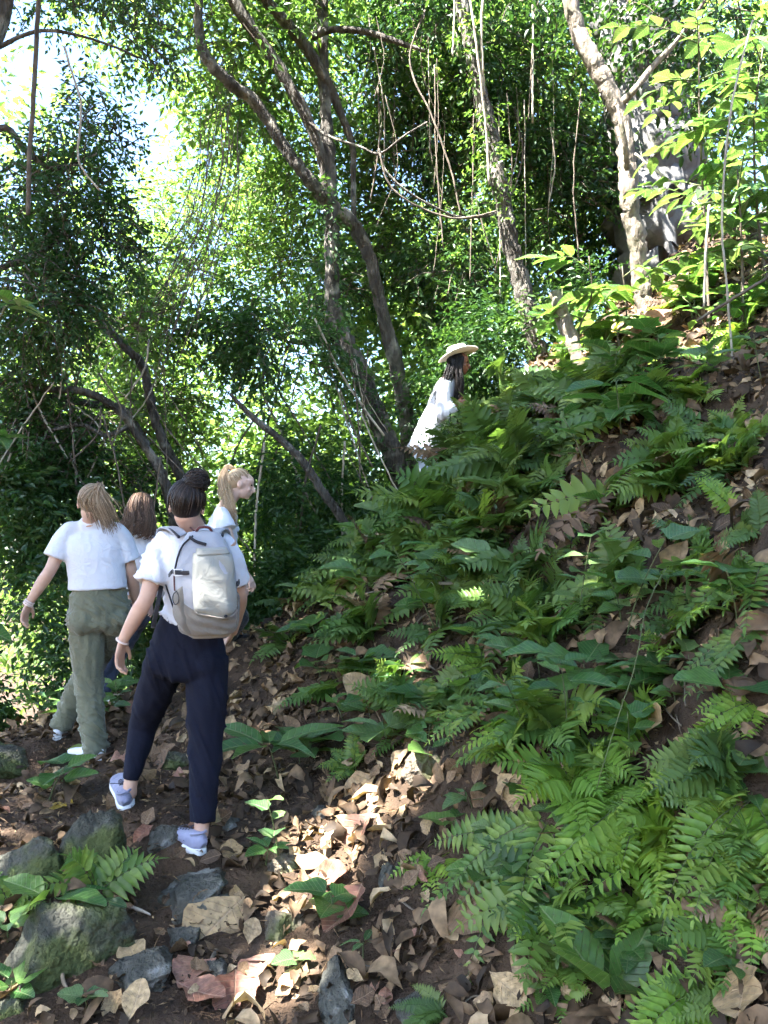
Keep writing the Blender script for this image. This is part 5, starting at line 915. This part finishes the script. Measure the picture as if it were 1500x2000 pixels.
# ------------------------------------------------------------------ ferns
def leaflet_mesh(seed, w=0.16, hook=0.12):
    s = np.array((0, .12, .35, .6, .82, 1.0)); hw = np.array((.05, .85, 1.0, .8, .45, 0.02)) * w; v = []
    for a, b in zip(s, hw):
        c = hook * a * a; v += [(a, c + b * (1.0 + .3 * (a < .2)), .03 * a - .16 * a * a + .05 * b / w), (a, c, -.16 * a * a), (a, c - b * .9, .03 * a - .16 * a * a + .05 * b / w)]
    f = []
    for i in range(5): f += [(i * 3, i * 3 + 3, i * 3 + 4, i * 3 + 1), (i * 3 + 1, i * 3 + 4, i * 3 + 5, i * 3 + 2)]
    return np.array(v), np.array(f)
LV, LF = leaflet_mesh(0)
LEAFLET = {}
for m_ in ('fern_dark', 'fern_mid', 'fern_bright'):
    for sg in (1, -1):
        v = LV.copy(); v[:, 1] *= sg; me = mesh_np('leaflet', v, LF if sg > 0 else LF[:, ::-1], smooth=True); me.materials.append(M[m_]); LEAFLET[m_, sg] = me
def frond_curve(d0, L_, droop, n=16, curl=0.0):
    s = np.linspace(0, 1, n)[:, None]; p = np.asarray(d0) * s * L_ * (1 - .12 * droop * s) + np.array((0, 0, -1.0)) * droop * L_ * s ** 2 * .62
    side = np.cross(d0, (0, 0, 1.0)); p = p + side * curl * L_ * s ** 2; return p
def prof(s, wide): return (np.minimum(1, s / .12) ** .7) * (1 - np.maximum(0, (s - .25) / .75) ** 1.7 * .78) * wide
def frond(parent, base, d0, L_, droop, pairs, wide, mat, hero, rng, curl=0.0, twist=0.0, ref=(0, 0, 1.0)):
    p = frond_curve(d0, L_, droop, 18, curl); T = np.gradient(p, axis=0); T /= np.linalg.norm(T, axis=1)[:, None]
    mb = MB(); mb.add(*tube(p, np.linspace(.0045, .0012, 18) * (L_ / .5), 4, False))
    nl = []
    for k in range(pairs):
        s = .1 + .88 * (k / (pairs - 1)) ** .95; i = s * 17; a = int(min(i, 16)); u = i - a; q = p[a] * (1 - u) + p[a + 1] * u; t = T[a] * (1 - u) + T[a + 1] * u
        h = unit(np.cross(t, ref) + 1e-6); nm = unit(np.cross(h, t)); 
        if twist: h, nm = h * math.cos(twist) + nm * math.sin(twist), nm * math.cos(twist) - h * math.sin(twist)
        ln = float(prof(s, wide)) * L_ * rng.uniform(.9, 1.08)
        for sg in (1, -1):
            ax = unit(h * sg * -1 + t * (.28 + .45 * s) + nm * rng.normal(-.05, .1)); nl.append((q, ax, unit(nm + rng.normal(0, .15, 3)), ln, sg))
    q = p[-1]; nl.append((q, T[-1], unit(np.cross(np.cross(T[-1], (0, 0, 1.0)), T[-1])), wide * L_ * .42, 1))
    wscale = min(2.2, 1.18 * L_ / pairs / (wide * L_ * .30)) if wide else 1
    if hero:
        o = mb.build('frond', M['stem'], parent); o.location = V(base)
        for (q, ax, nm, ln, sg) in nl:
            put('leaflet', LEAFLET[mat, sg], o, q, ax, nm, (ln, ln * wscale, ln))
    else:
        for (q, ax, nm, ln, sg) in nl:
            F3 = frame(ax, nm); v = LV * (ln, ln * wscale * sg, ln); mb.add(v @ F3.T + q, LF if sg > 0 else LF[:, ::-1])
        o = mb.build('frond', M[mat], parent); o.location = V(base)
    return o
def downhill(g):
    n = hnormal(g[0], g[1]); return unit((n[0], n[1], 0)), n
def fern(label, px, py, L_px, n, mat, hero=False, group=None, aim=None, spread=150, droop=(.5, 1.0), pairs=15, wide=.24, seed=0, up=.8, lift=0.0):
    g = on_ground(px, py)
    if g is None: return None
    rng = np.random.default_rng(seed + int(px * 3 + py)); d = project(g)[2][0]; L_ = L_px / FPX * d; dh, nm = downhill(g)
    a0 = R(270 if aim is None else aim); er = unit(np.array((1.0, 0, 0)) - nm * nm[0]); eu = unit(np.array((0, 0, 1.0)) - nm * nm[2]); eu = unit(eu - er * np.dot(eu, er)); root = empty('fern', g, label, 'fern', group)
    for k in range(n):
        az = a0 + (R(spread) * ((k + .5) / n - .5) + rng.normal(0, .14) if n > 1 else 0); el = rng.uniform(.5, 1.1) * up
        d0 = unit((er * math.cos(az) + eu * math.sin(az)) * math.cos(el) + nm * math.sin(el) + np.array((0, 0, .12))); ref = unit(nm * 1.0 + np.array((0, -.25, .3)) + rng.normal(0, .22, 3))
        frond(root, (0, 0, lift), d0, L_ * rng.uniform(.75, 1.1), rng.uniform(*droop) * .75, pairs, wide, mat if hero or rng.uniform() > .05 else 'dead', hero, rng, rng.normal(0, .08), ref=ref)
    return root
G1 = 'ferns hanging over the foreground bank'
# aim in degrees: 180 = to the left, -90 = towards the viewer
fern('bright green fern with three fronds pointing left above the tan rock face', 1050, 1400, 150, 4, 'fern_bright', True, G1, 195, 90, (.35, .7), 13, .3, up=.5)
fern('large fresh green fern sprawling left in the middle of the foreground bank', 1260, 1540, 260, 6, 'fern_bright', True, G1, 205, 130, (.5, .9), 16, .26, up=.6)
fern('fresh green fern drooping at the right edge above the bottom corner', 1470, 1560, 230, 5, 'fern_bright', True, G1, 230, 120, (.9, 1.4), 15, .27, up=.7)
fern('pale green fern hanging low at the right edge', 1450, 1690, 190, 3, 'fern_bright', True, G1, 240, 80, (1.2, 1.7), 14, .3, up=.6)
fern('dark glossy fern with a long frond hanging straight down', 1350, 1640, 260, 3, 'fern_mid', True, G1, 235, 60, (1.4, 1.9), 18, .22, up=.4)
fern('dark green fern with a long frond drooping beside the root', 1075, 1600, 270, 4, 'fern_mid', True, G1, 215, 90, (1.0, 1.7), 18, .2, up=.55)
fern('blue green fern arching left over the litter', 1010, 1625, 190, 5, 'fern_mid', True, G1, 185, 110, (.4, .8), 14, .26, up=.55)
fern('small bright fern left of the round dark brown leaf', 850, 1680, 95, 5, 'fern_bright', True, G1, 250, 170, (.7, 1.2), 10, .3, up=.7)
fern('little light green fern above the bottom edge beside the pale seedling', 1095, 1870, 85, 5, 'fern_mid', True, G1, 260, 170, (.8, 1.3), 10, .3, up=.7)
fern('bright curved fern at the bottom edge right of the pale seedling', 1370, 1930, 190, 5, 'fern_bright', True, G1, 215, 140, (.6, 1.1), 11, .32, up=.7)
fern('grey green fern in the bottom right corner beneath the bright curved fern', 1440, 1975, 120, 4, 'fern_dark', False, G1, 230, 120, (.7, 1.1), 12, .28)
fern('light green frond hanging beside the forked grey twig', 1330, 985, 130, 2, 'fern_mid', True, G1, 250, 40, (1.3, 1.7), 13, .26, up=.3)
fern('yellow green fern standing upright at the right edge of the upper bank', 1440, 1000, 120, 3, 'fern_bright', True, G1, 100, 90, (.1, .4), 14, .24, up=1.2)
fern('broad dark fern at the right edge with long pointed leaflets', 1490, 1090, 210, 5, 'fern_mid', True, G1, 210, 130, (.6, 1.2), 17, .24, up=.6)
fern('dark fern reaching left from the right edge above the oval leaves', 1495, 1215, 230, 3, 'fern_dark', True, G1, 195, 60, (.5, .8), 17, .2, up=.35)
fern('bright fern pointing left above the small tan rock', 960, 1300, 120, 4, 'fern_bright', True, G1, 185, 80, (.35, .7), 12, .3, up=.5)
fern('mid green fern just below the bright fern on the lower bank', 960, 1375, 125, 4, 'fern_mid', True, G1, 190, 90, (.4, .8), 13, .28, up=.5)
fern('green fern pointing down to the left on the shaded bank', 660, 1345, 120, 4, 'fern_mid', False, G1, 215, 90, (.6, 1.0), 14, .26)
fern('star shaped bright fern above the pale square leaf', 692, 1500, 85, 9, 'fern_mid', True, G1, 270, 340, (.3, .7), 11, .3, up=1.0)
fern('light green fern with large leaflets over the mossy slab', 190, 1745, 150, 5, 'fern_mid', True, G1, 120, 200, (.3, .7), 9, .42, up=.8)
fern('small green fern at the left edge between mossy rocks', 20, 1770, 105, 5, 'fern_mid', True, G1, 60, 200, (.3, .8), 10, .36, up=.8)
fern('dark feathery fern at the bottom edge on the grey slab', 870, 1975, 130, 5, 'fern_dark', False, G1, 190, 150, (.3, .7), 20, .18, up=.9)
fern('bright fern tips catching sun at the left end of the bank', 680, 1090, 110, 6, 'fern_bright', False, G1, 180, 180, (.5, 1.0), 14, .26)
fern('fresh ferns leaf spray beside the bank edge below the tunic', 740, 1050, 120, 6, 'fern_mid', False, G1, 190, 190, (.5, 1.0), 14, .26)
fern('small light fern sprouting from the trail edge under the yellow green fern', 1380, 1180, 80, 4, 'fern_bright', True, G1, 190, 120, (.5, .9), 9, .34, up=.6)
fern('jagged bright fern half way up the right edge', 1480, 1370, 130, 4, 'fern_bright', True, G1, 200, 110, (.6, 1.0), 12, .3, up=.6)
fern('pale tipped fern below the folded tan leaf', 1400, 1430, 120, 4, 'fern_mid', True, G1, 210, 110, (.7, 1.1), 10, .34, up=.6)
fern('green fern leaning right of the forked grey twig', 1230, 1080, 110, 5, 'fern_mid', False, G1, 200, 150, (.5, 1.0), 14, .25)
fern('long dark fern hanging above the dark mossy stone', 1180, 1170, 170, 4, 'fern_dark', True, G1, 215, 110, (.8, 1.3), 18, .2, up=.6)
rng = np.random.default_rng(64)
def scatter_ferns(n, xr, yr, size, mats, label, group, **kw):
    for k in range(n):
        a, b = rng.uniform(*xr), rng.uniform(*yr)
        if a + b < 1500: continue
        fern(label, a, b, rng.uniform(*size), int(rng.integers(5, 8)), mats[rng.integers(0, len(mats))], False, group, None, rng.uniform(180, 340), (.3, 1.0), int(rng.integers(9, 14)), rng.uniform(.24, .34), 900 + k, rng.uniform(.6, 1.5), **kw)
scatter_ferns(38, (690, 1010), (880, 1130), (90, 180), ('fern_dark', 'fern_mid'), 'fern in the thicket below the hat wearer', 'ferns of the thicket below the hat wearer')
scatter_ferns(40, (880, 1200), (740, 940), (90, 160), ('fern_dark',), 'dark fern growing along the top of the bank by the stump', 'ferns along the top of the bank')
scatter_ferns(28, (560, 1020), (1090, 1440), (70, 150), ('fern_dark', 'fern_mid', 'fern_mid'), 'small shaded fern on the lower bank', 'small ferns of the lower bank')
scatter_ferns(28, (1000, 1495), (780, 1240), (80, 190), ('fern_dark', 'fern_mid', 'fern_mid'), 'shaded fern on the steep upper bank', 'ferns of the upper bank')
scatter_ferns(24, (980, 1495), (1230, 1960), (90, 200), ('fern_dark', 'fern_mid', 'fern_mid'), 'green fern in the shade of the brighter foreground ferns', 'shaded ferns of the foreground bank')
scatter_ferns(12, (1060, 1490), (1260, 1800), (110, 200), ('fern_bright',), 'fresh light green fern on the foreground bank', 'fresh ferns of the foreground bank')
scatter_ferns(15, (1290, 1495), (680, 960), (70, 150), ('fern_dark', 'fern_mid'), 'fern on the steep slope at the right edge', 'ferns of the slope at the right edge')
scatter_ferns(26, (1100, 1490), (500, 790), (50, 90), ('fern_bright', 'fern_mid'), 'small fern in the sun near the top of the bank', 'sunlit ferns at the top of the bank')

# ------------------------------------------------------------------ broad leaved seedlings and saplings
def plant(label, px, py, h_px, n, leaf_px, mat, shapes, group=None, lean=(0, 0, 0), seed=0, spread=1.0, rosette=False, up=.35, droop=.0, stem_r=2.2, name='seedling', cat='plant'):
    g = on_ground(px, py)
    if g is None: return None
    rng = np.random.default_rng(seed + int(px + py * 5)); d = project(g)[2][0]; k_ = d / FPX; h = h_px * k_; nm = hnormal(g[0], g[1])
    root = empty(name, g, label, cat, group); dirn = unit(np.array((0, 0, 1.0)) + nm * .35 + np.array(lean)); bend = rng.normal(0, .12, 3)
    s = np.linspace(0, 1, 10)[:, None]; q = dirn * s * h + bend * h * s ** 2; MB().add(*tube(q, np.linspace(stem_r, stem_r * .45, 10) * k_, 5)).build('stem', M['stem'], root)
    a0 = rng.uniform(0, 6.28)
    for k in range(n):
        t = 1.0 if rosette else .3 + .7 * (k + 1) / n; i = min(t * 9, 8.99); a = int(i); p = q[a] * (1 - i + a) + q[a + 1] * (i - a)
        az = a0 + k * 2.4 + rng.normal(0, .25) if not rosette else a0 + k * 6.283 / n + rng.normal(0, .2)
        ax = unit((math.cos(az) * spread, math.sin(az) * spread, up * rng.uniform(.3, 1.3) - droop)); s_ = leaf_px * k_ * rng.uniform(.75, 1.15) * (1 if rosette else .75 + .35 * t)
        p2 = p + ax * s_ * .12; put('leaf', with_mat(BROAD[shapes[k % len(shapes)]], mat), root, p2, ax, unit((rng.normal(0, .2), -.25 + rng.normal(0, .2), 1)), (s_, s_ * rng.uniform(.85, 1.1), s_))
    return root
G2 = 'broad leaved seedlings'
plant('pale green seedling with four long leaves in front of the dark mossy boulder', 95, 1815, 60, 4, 125, 'leaf_broad', (0, 1, 0, 2), G2, rosette=True, seed=3, up=.25)
plant('heart leaved plant growing from the pale tan rock', 655, 1815, 75, 5, 78, 'leaf_broad', (4, 5), G2, seed=5, up=.2)
plant('tiny bright seedling on a tall stalk left of the sun patch', 545, 1690, 110, 5, 45, 'leaf_bright', (0, 4), G2, seed=1)
plant('small green seedling beside the planted lilac shoe', 520, 1690, 35, 6, 48, 'leaf_broad', (2, 0), G2, rosette=True, seed=2)
plant('pale seedling with big upright leaves at the bottom edge', 1200, 1995, 60, 5, 165, 'leaf_broad', (0, 1, 0), G2, (-.25, -.1, .3), 7, rosette=True, up=1.1)
plant('seedling with a round leaf at the left edge above the yellow leaf', 95, 1570, 75, 6, 72, 'leaf_broad', (4, 0, 5), G2, (.2, 0, 0), 8)
plant('dark plant with long pointed leaves beside the trail', 545, 1530, 70, 6, 125, 'leaf_broad', (2, 3), G2, (-.15, -.1, 0), 9, rosette=True)
plant('small plant with a single large oval leaf on the shaded bank', 850, 1210, 30, 2, 95, 'leaf_broad', (0,), G2, seed=4, rosette=True)
plant('dark plant with three rounded leaves beside the single large leaf', 925, 1265, 35, 4, 66, 'leaf_broad', (4, 0), G2, seed=11, rosette=True)
plant('plant with speckled oval leaves in the middle of the bank', 1150, 1370, 80, 8, 92, 'leaf_broad', (0, 1), G2, (-.1, -.2, 0), 12)
plant('vine seedling with insect bitten oval leaves below the orange leaf', 1255, 1370, 70, 8, 84, 'leaf_broad', (0, 1), G2, (0, -.2, 0), 13)
plant('glossy dark seedling on a thin stalk on the upper bank', 1300, 1180, 55, 4, 74, 'leaf_broad', (0, 1), G2, (.2, -.1, 0), 14, rosette=True)
plant('plant with one broad blue green leaf at the right edge', 1440, 1400, 60, 3, 130, 'leaf_broad', (4, 0), G2, (0, -.2, 0), 15, rosette=True)
plant('pair of lance leaves on the bank above the large fresh fern', 1110, 1530, 40, 3, 92, 'leaf_broad', (0, 2), G2, (-.2, -.1, 0), 16, rosette=True)
plant('pale broad leaved plant on the bank below the hat wearer', 1010, 1010, 45, 6, 112, 'leaf_bright', (0, 1), G2, (-.1, -.1, 0), 17, rosette=True)
plant('climbing plant with pale lobed leaves half way up the bank', 985, 1150, 60, 6, 72, 'leaf_bright', (4, 0), G2, (-.1, -.2, 0), 18)
plant('tall plant with drooping veined leaves beside the stump', 1215, 860, 120, 8, 98, 'leaf_broad', (0, 1, 6), G2, (-.05, -.1, 0), 19, droop=.2)
plant('plant with a long yellow green strap leaf beside the stump', 1185, 770, 70, 4, 105, 'leaf_bright', (2, 3), G2, (.1, -.1, 0), 20, rosette=True, up=.6)
plant('plant with broad grey green leaves on the sunlit bank', 1295, 760, 60, 5, 66, 'leaf_broad', (4, 0), G2, (0, -.1, 0), 21, rosette=True)
plant('bright seedling at the bottom edge on the mossy boulder', 170, 1985, 40, 5, 50, 'leaf_bright', (0, 4), G2, seed=22, rosette=True)
plant('small drooping seedling under the fern over the mossy slab', 205, 1795, 45, 7, 40, 'leaf_bright', (0, 2), G2, seed=23, droop=.3)
plant('green sprout with a drooping yellow leaf on the dark slab', 710, 1880, 35, 4, 45, 'leaf_bright', (2, 3), G2, seed=24, rosette=True)
plant('sprout with round leaves growing through the red leaves', 575, 1905, 25, 3, 42, 'leaf_bright', (4,), G2, seed=25, rosette=True)
plant('broad dark leaf plant below the curled cup leaf', 790, 1340, 45, 5, 66, 'leaf_broad', (0, 2), G2, seed=26)
plant('leafy plant with toothed leaves left of the small tan rock', 840, 1400, 40, 5, 66, 'leaf_broad', (0, 4), G2, seed=27, rosette=True)
plant('leafy sprout at the left edge below the low mossy block', 15, 1840, 40, 5, 55, 'leaf_bright', (0,), G2, seed=28, rosette=True)
plant('dark seedling in the bottom left corner', 20, 1950, 40, 5, 60, 'leaf_broad', (0, 4), G2, seed=29)
rng = np.random.default_rng(65)
for k in range(84):
    a, b = rng.uniform(560, 1480), rng.uniform(980, 1950)
    if a < 790 and b > 1500: continue
    plant('small green seedling scattered on the bank', a, b, rng.uniform(25, 60), int(rng.integers(4, 8)), rng.uniform(38, 84), ('leaf_broad', 'leaf_broad', 'leaf_bright')[rng.integers(0, 3)], (0, 4, 2, 1), 'small seedlings on the bank', seed=k, stem_r=1.5)
for k in range(16):
    a, b = rng.uniform(0, 240), rng.uniform(1330, 1420); plant('low green plant at the far left of the trail', a, b, rng.uniform(30, 70), 7, rng.uniform(30, 46), 'leaf_broad', (0, 2), 'low plants left of the trail', seed=200 + k, stem_r=1.3)
for k in range(44):
    a, b = rng.uniform(1080, 1490), rng.uniform(450, 800)
    if 1180 < a < 1340 and 590 < b < 720: continue
    if a * .8 + b < 1500: continue
    plant('sunlit leafy weed near the top of the bank', a, b, rng.uniform(40, 110), int(rng.integers(6, 11)), rng.uniform(34, 62), ('leaf_bright', 'leaf_broad')[rng.integers(0, 2)], (0, 1, 2, 4), 'sunlit weeds at the top of the bank', seed=300 + k, stem_r=1.6)
rng = np.random.default_rng(68)
for k in range(9):
    a, b = rng.uniform(760, 1480), rng.uniform(880, 1560)
    if a < 1010 and b < 1080: continue
    plant('tall thin stemmed plant standing above the ferns of the bank', a, b, rng.uniform(110, 220), int(rng.integers(6, 11)), rng.uniform(50, 84), ('leaf_broad', 'leaf_broad', 'leaf_bright')[rng.integers(0, 3)], (0, 1, 2, 4), 'tall stemmed plants on the bank', (rng.normal(0, .15), -.15, 0), 400 + k, stem_r=1.8)
G3 = 'sunlit saplings on top of the bank'
def sapling(label, px, py, d, top, n, leaf_px, mat, shapes, seed, spread=.45):
    rng = np.random.default_rng(seed); b = P(px, py, d); b[2] = float(hz(b[0], b[1])) if abs(b[0]) < 7 else b[2]; t = P(*top); root = empty('sapling', b, label, 'sapling', G3)
    q = spline(np.array((np.zeros(3), (t - b) * .35 + rng.normal(0, .07, 3), (t - b) * .7 + rng.normal(0, .07, 3), t - b)), 16); MB().add(*tube(q, np.linspace(.012, .004, 16), 6)).build('stem', M['vine'], root)
    nb = max(3, n // 7); k = 0
    for j in range(nb):
        i = int(4 + 11 * (j + .5) / nb); az = j * 2.4 + rng.normal(0, .3); e = unit((math.cos(az), math.sin(az) * .8, rng.uniform(-.1, .5))) * spread * rng.uniform(.6, 1.2); pts = spline(np.array((q[i], q[i] + e * .5 + (0, 0, .04), q[i] + e + (0, 0, -.05))), 9)
        MB().add(*tube(pts, np.linspace(.006, .002, 9), 4)).build('branch', M['stem'], root)
        for a in range(7):
            p = pts[2 + a] if a < 7 else pts[8]; sg = 1 if a % 2 else -1; dr = unit(e); sd = unit(np.cross(dr, (0, 0, 1.0))); ax = unit(dr * .6 + sd * sg * .9 + (0, 0, rng.uniform(-.5, .15))) if a < 6 else unit(dr + (0, 0, -.3))
            s_ = leaf_px / FPX * d * rng.uniform(.75, 1.2); put('leaf', with_mat(BROAD[shapes[int(rng.integers(0, len(shapes)))]], mat), root, p, ax, unit((rng.normal(0, .3), -.2 + rng.normal(0, .3), 1)), s_)
sapling('tall sunlit sapling with many yellow green leaves at the upper right', 1385, 560, 6.2, (1365, 50, 6.0), 126, 42, 'leaf_bright', (0, 1, 2), 71, .5)
sapling('leafy sapling at the right edge near the top', 1500, 520, 6.0, (1490, 90, 5.8), 112, 46, 'leaf_broad', (0, 1, 6), 72, .5)
sapling('sapling with pale sunlit leaves below the right edge sapling', 1450, 620, 5.8, (1440, 330, 5.7), 84, 40, 'leaf_bright', (0, 1, 2), 74, .42)
sapling('sapling with big bright leaves between the stump and the pale tree', 1150, 740, 6.7, (1150, 500, 6.5), 35, 64, 'leaf_broad', (0, 1, 2), 75, .34)
sapling('short leafy sapling at the foot of the pale tree', 1230, 700, 6.6, (1215, 520, 6.5), 42, 50, 'leaf_bright', (0, 2, 1), 76, .3)
sapling('thin sapling with bright leaves at the left edge above the light brown ponytail', -170, 1250, 5.0, (20, 560, 4.6), 42, 58, 'leaf_broad', (0, 1), 77, .3)

# ------------------------------------------------------------------ hanging vines
def vine(label, pts, r, mat='vine', group='hanging vines', name='vine'):
    w = np.array([P(*p) for p in pts]); q = spline(w, len(w) * 6); q[1:-1] += np.random.default_rng(int(pts[0][0]) + 5).normal(0, .0003 * pts[0][2], (len(q) - 2, 3)); o = MB().add(*tube(q, r / FPX * pts[0][2], 6, True)).build(name, M[mat]); tag(o, label, 'vine', group)
vine('thick dark vine hanging straight down near the left edge', [(78, -40, 6.0), (72, 60, 6.0), (66, 180, 6.0), (58, 300, 6.05), (55, 420, 6.1)], 4.5)
vine('thin pale dead vine hanging in front of the dark leafy tree', [(125, 90, 5.8), (140, 140, 5.8), (158, 205, 5.8), (152, 300, 5.8), (165, 335, 5.8), (195, 372, 5.8)], 2.2, 'vine_pale')
vine('white sunlit vine hanging down the vine hung tree', [(945, -30, 8.0), (940, 60, 8.0), (942, 120, 8.0), (945, 185, 8.05)], 3, 'vine_pale')
vine('second white vine beside the vine hung tree', [(915, -30, 7.95), (925, 50, 7.95), (938, 150, 8.0), (950, 260, 8.1), (955, 360, 8.15)], 2.6, 'vine_pale')
vine('pale vine hanging left of the white vines', [(888, -20, 8.1), (886, 60, 8.1), (884, 110, 8.1)], 2, 'vine_pale')
vine('straight pale vine right of the vine hung tree', [(1040, -20, 8.8), (1041, 100, 8.8), (1040, 240, 8.8)], 2, 'vine_pale')
vine('looping vine crossing in front of the dark foliage', [(742, 300, 7.8), (760, 360, 7.8), (810, 400, 7.8), (880, 425, 7.8), (940, 420, 7.8), (968, 412, 7.9)], 2)
vine('dark vine curving left of the vine hung tree', [(830, 20, 8.6), (800, 120, 8.6), (845, 230, 8.5), (880, 330, 8.5), (900, 420, 8.5)], 2)
vine('pale vine slanting down across the grey giant trunk', [(1240, 300, 6.8), (1290, 340, 6.7), (1345, 378, 6.6)], 2.2, 'vine_pale')
vine('upright pale cane in front of the sunlit saplings', [(1432, 740, 5.0), (1420, 560, 5.0), (1410, 420, 5.0), (1430, 200, 5.1), (1470, 40, 5.2)], 2.2, 'vine_pale')
vine('thin straight cane rising through the saplings', [(1375, 600, 5.5), (1378, 500, 5.5), (1385, 400, 5.5)], 2.4, 'vine_pale')
vine('bare branch slanting up to the right edge of the bank', [(1360, 628, 5.0), (1420, 590, 4.9), (1510, 535, 4.8)], 3, 'vine')
vine('long thin stem leaning across the ferns of the bank', [(1165, 1540, 2.6), (1195, 1440, 2.6), (1240, 1300, 2.65), (1262, 1190, 2.8), (1300, 1110, 3.0)], 1.0, 'stem')
rng = np.random.default_rng(66)
for k in range(22):
    x0 = rng.uniform(390, 480); x1 = x0 - rng.uniform(60, 170); d = rng.uniform(7.4, 8.4); y0, y1 = rng.uniform(180, 300), rng.uniform(560, 760)
    vine('one of the thin dark lianas trailing in a slanting bundle', [(x0, y0, d), (x0 - 10 + rng.normal(0, 8), y0 + (y1 - y0) * .3, d), ((x0 + x1) / 2 + rng.normal(0, 16), y0 + (y1 - y0) * .65, d), (x1, y1, d)], rng.uniform(.5, 1.2), 'vine', 'slanting bundle of lianas', 'liana')
for k in range(26):
    x0 = rng.uniform(720, 1180); d = rng.uniform(8.6, 9.6); y0 = rng.uniform(-40, 250); y1 = y0 + rng.uniform(150, 420)
    vine('thin stem hanging in the dark foliage behind the vine hung tree', [(x0, y0, d), (x0 + rng.normal(0, 12), (y0 + y1) / 2, d), (x0 + rng.normal(0, 18), y1, d)], rng.uniform(.8, 1.7), ('vine', 'vine', 'vine_pale')[k % 3], 'thin hanging stems in the dark foliage', 'hanging_stem')
for k in range(34):
    x0 = rng.uniform(0, 330); d = rng.uniform(6.9, 7.9); y0 = rng.uniform(640, 900); l = rng.uniform(90, 260); t = rng.uniform(-.9, .9)
    vine('thin bare stem in the tangle left of the walkers', [(x0, y0, d), (x0 + l * .5 * t + rng.normal(0, 12), y0 + l * .5, d), (x0 + l * t, y0 + l, d)], rng.uniform(.8, 2.0), ('vine', 'vine', 'vine_pale')[k % 3], 'bare stems in the tangle on the left', 'bare_stem')
for k in range(18):
    x0 = rng.uniform(500, 720); d = rng.uniform(7.6, 8.6); y0 = rng.uniform(620, 900); l = rng.uniform(120, 300); t = rng.uniform(-.3, .6)
    vine('thin bare stem behind the end of the bank', [(x0, y0, d), (x0 + l * .5 * t + rng.normal(0, 10), y0 + l * .5, d), (x0 + l * t, y0 + l, d)], rng.uniform(.9, 2.6), ('vine', 'vine_pale')[k % 2], 'bare stems behind the end of the bank', 'bare_stem')
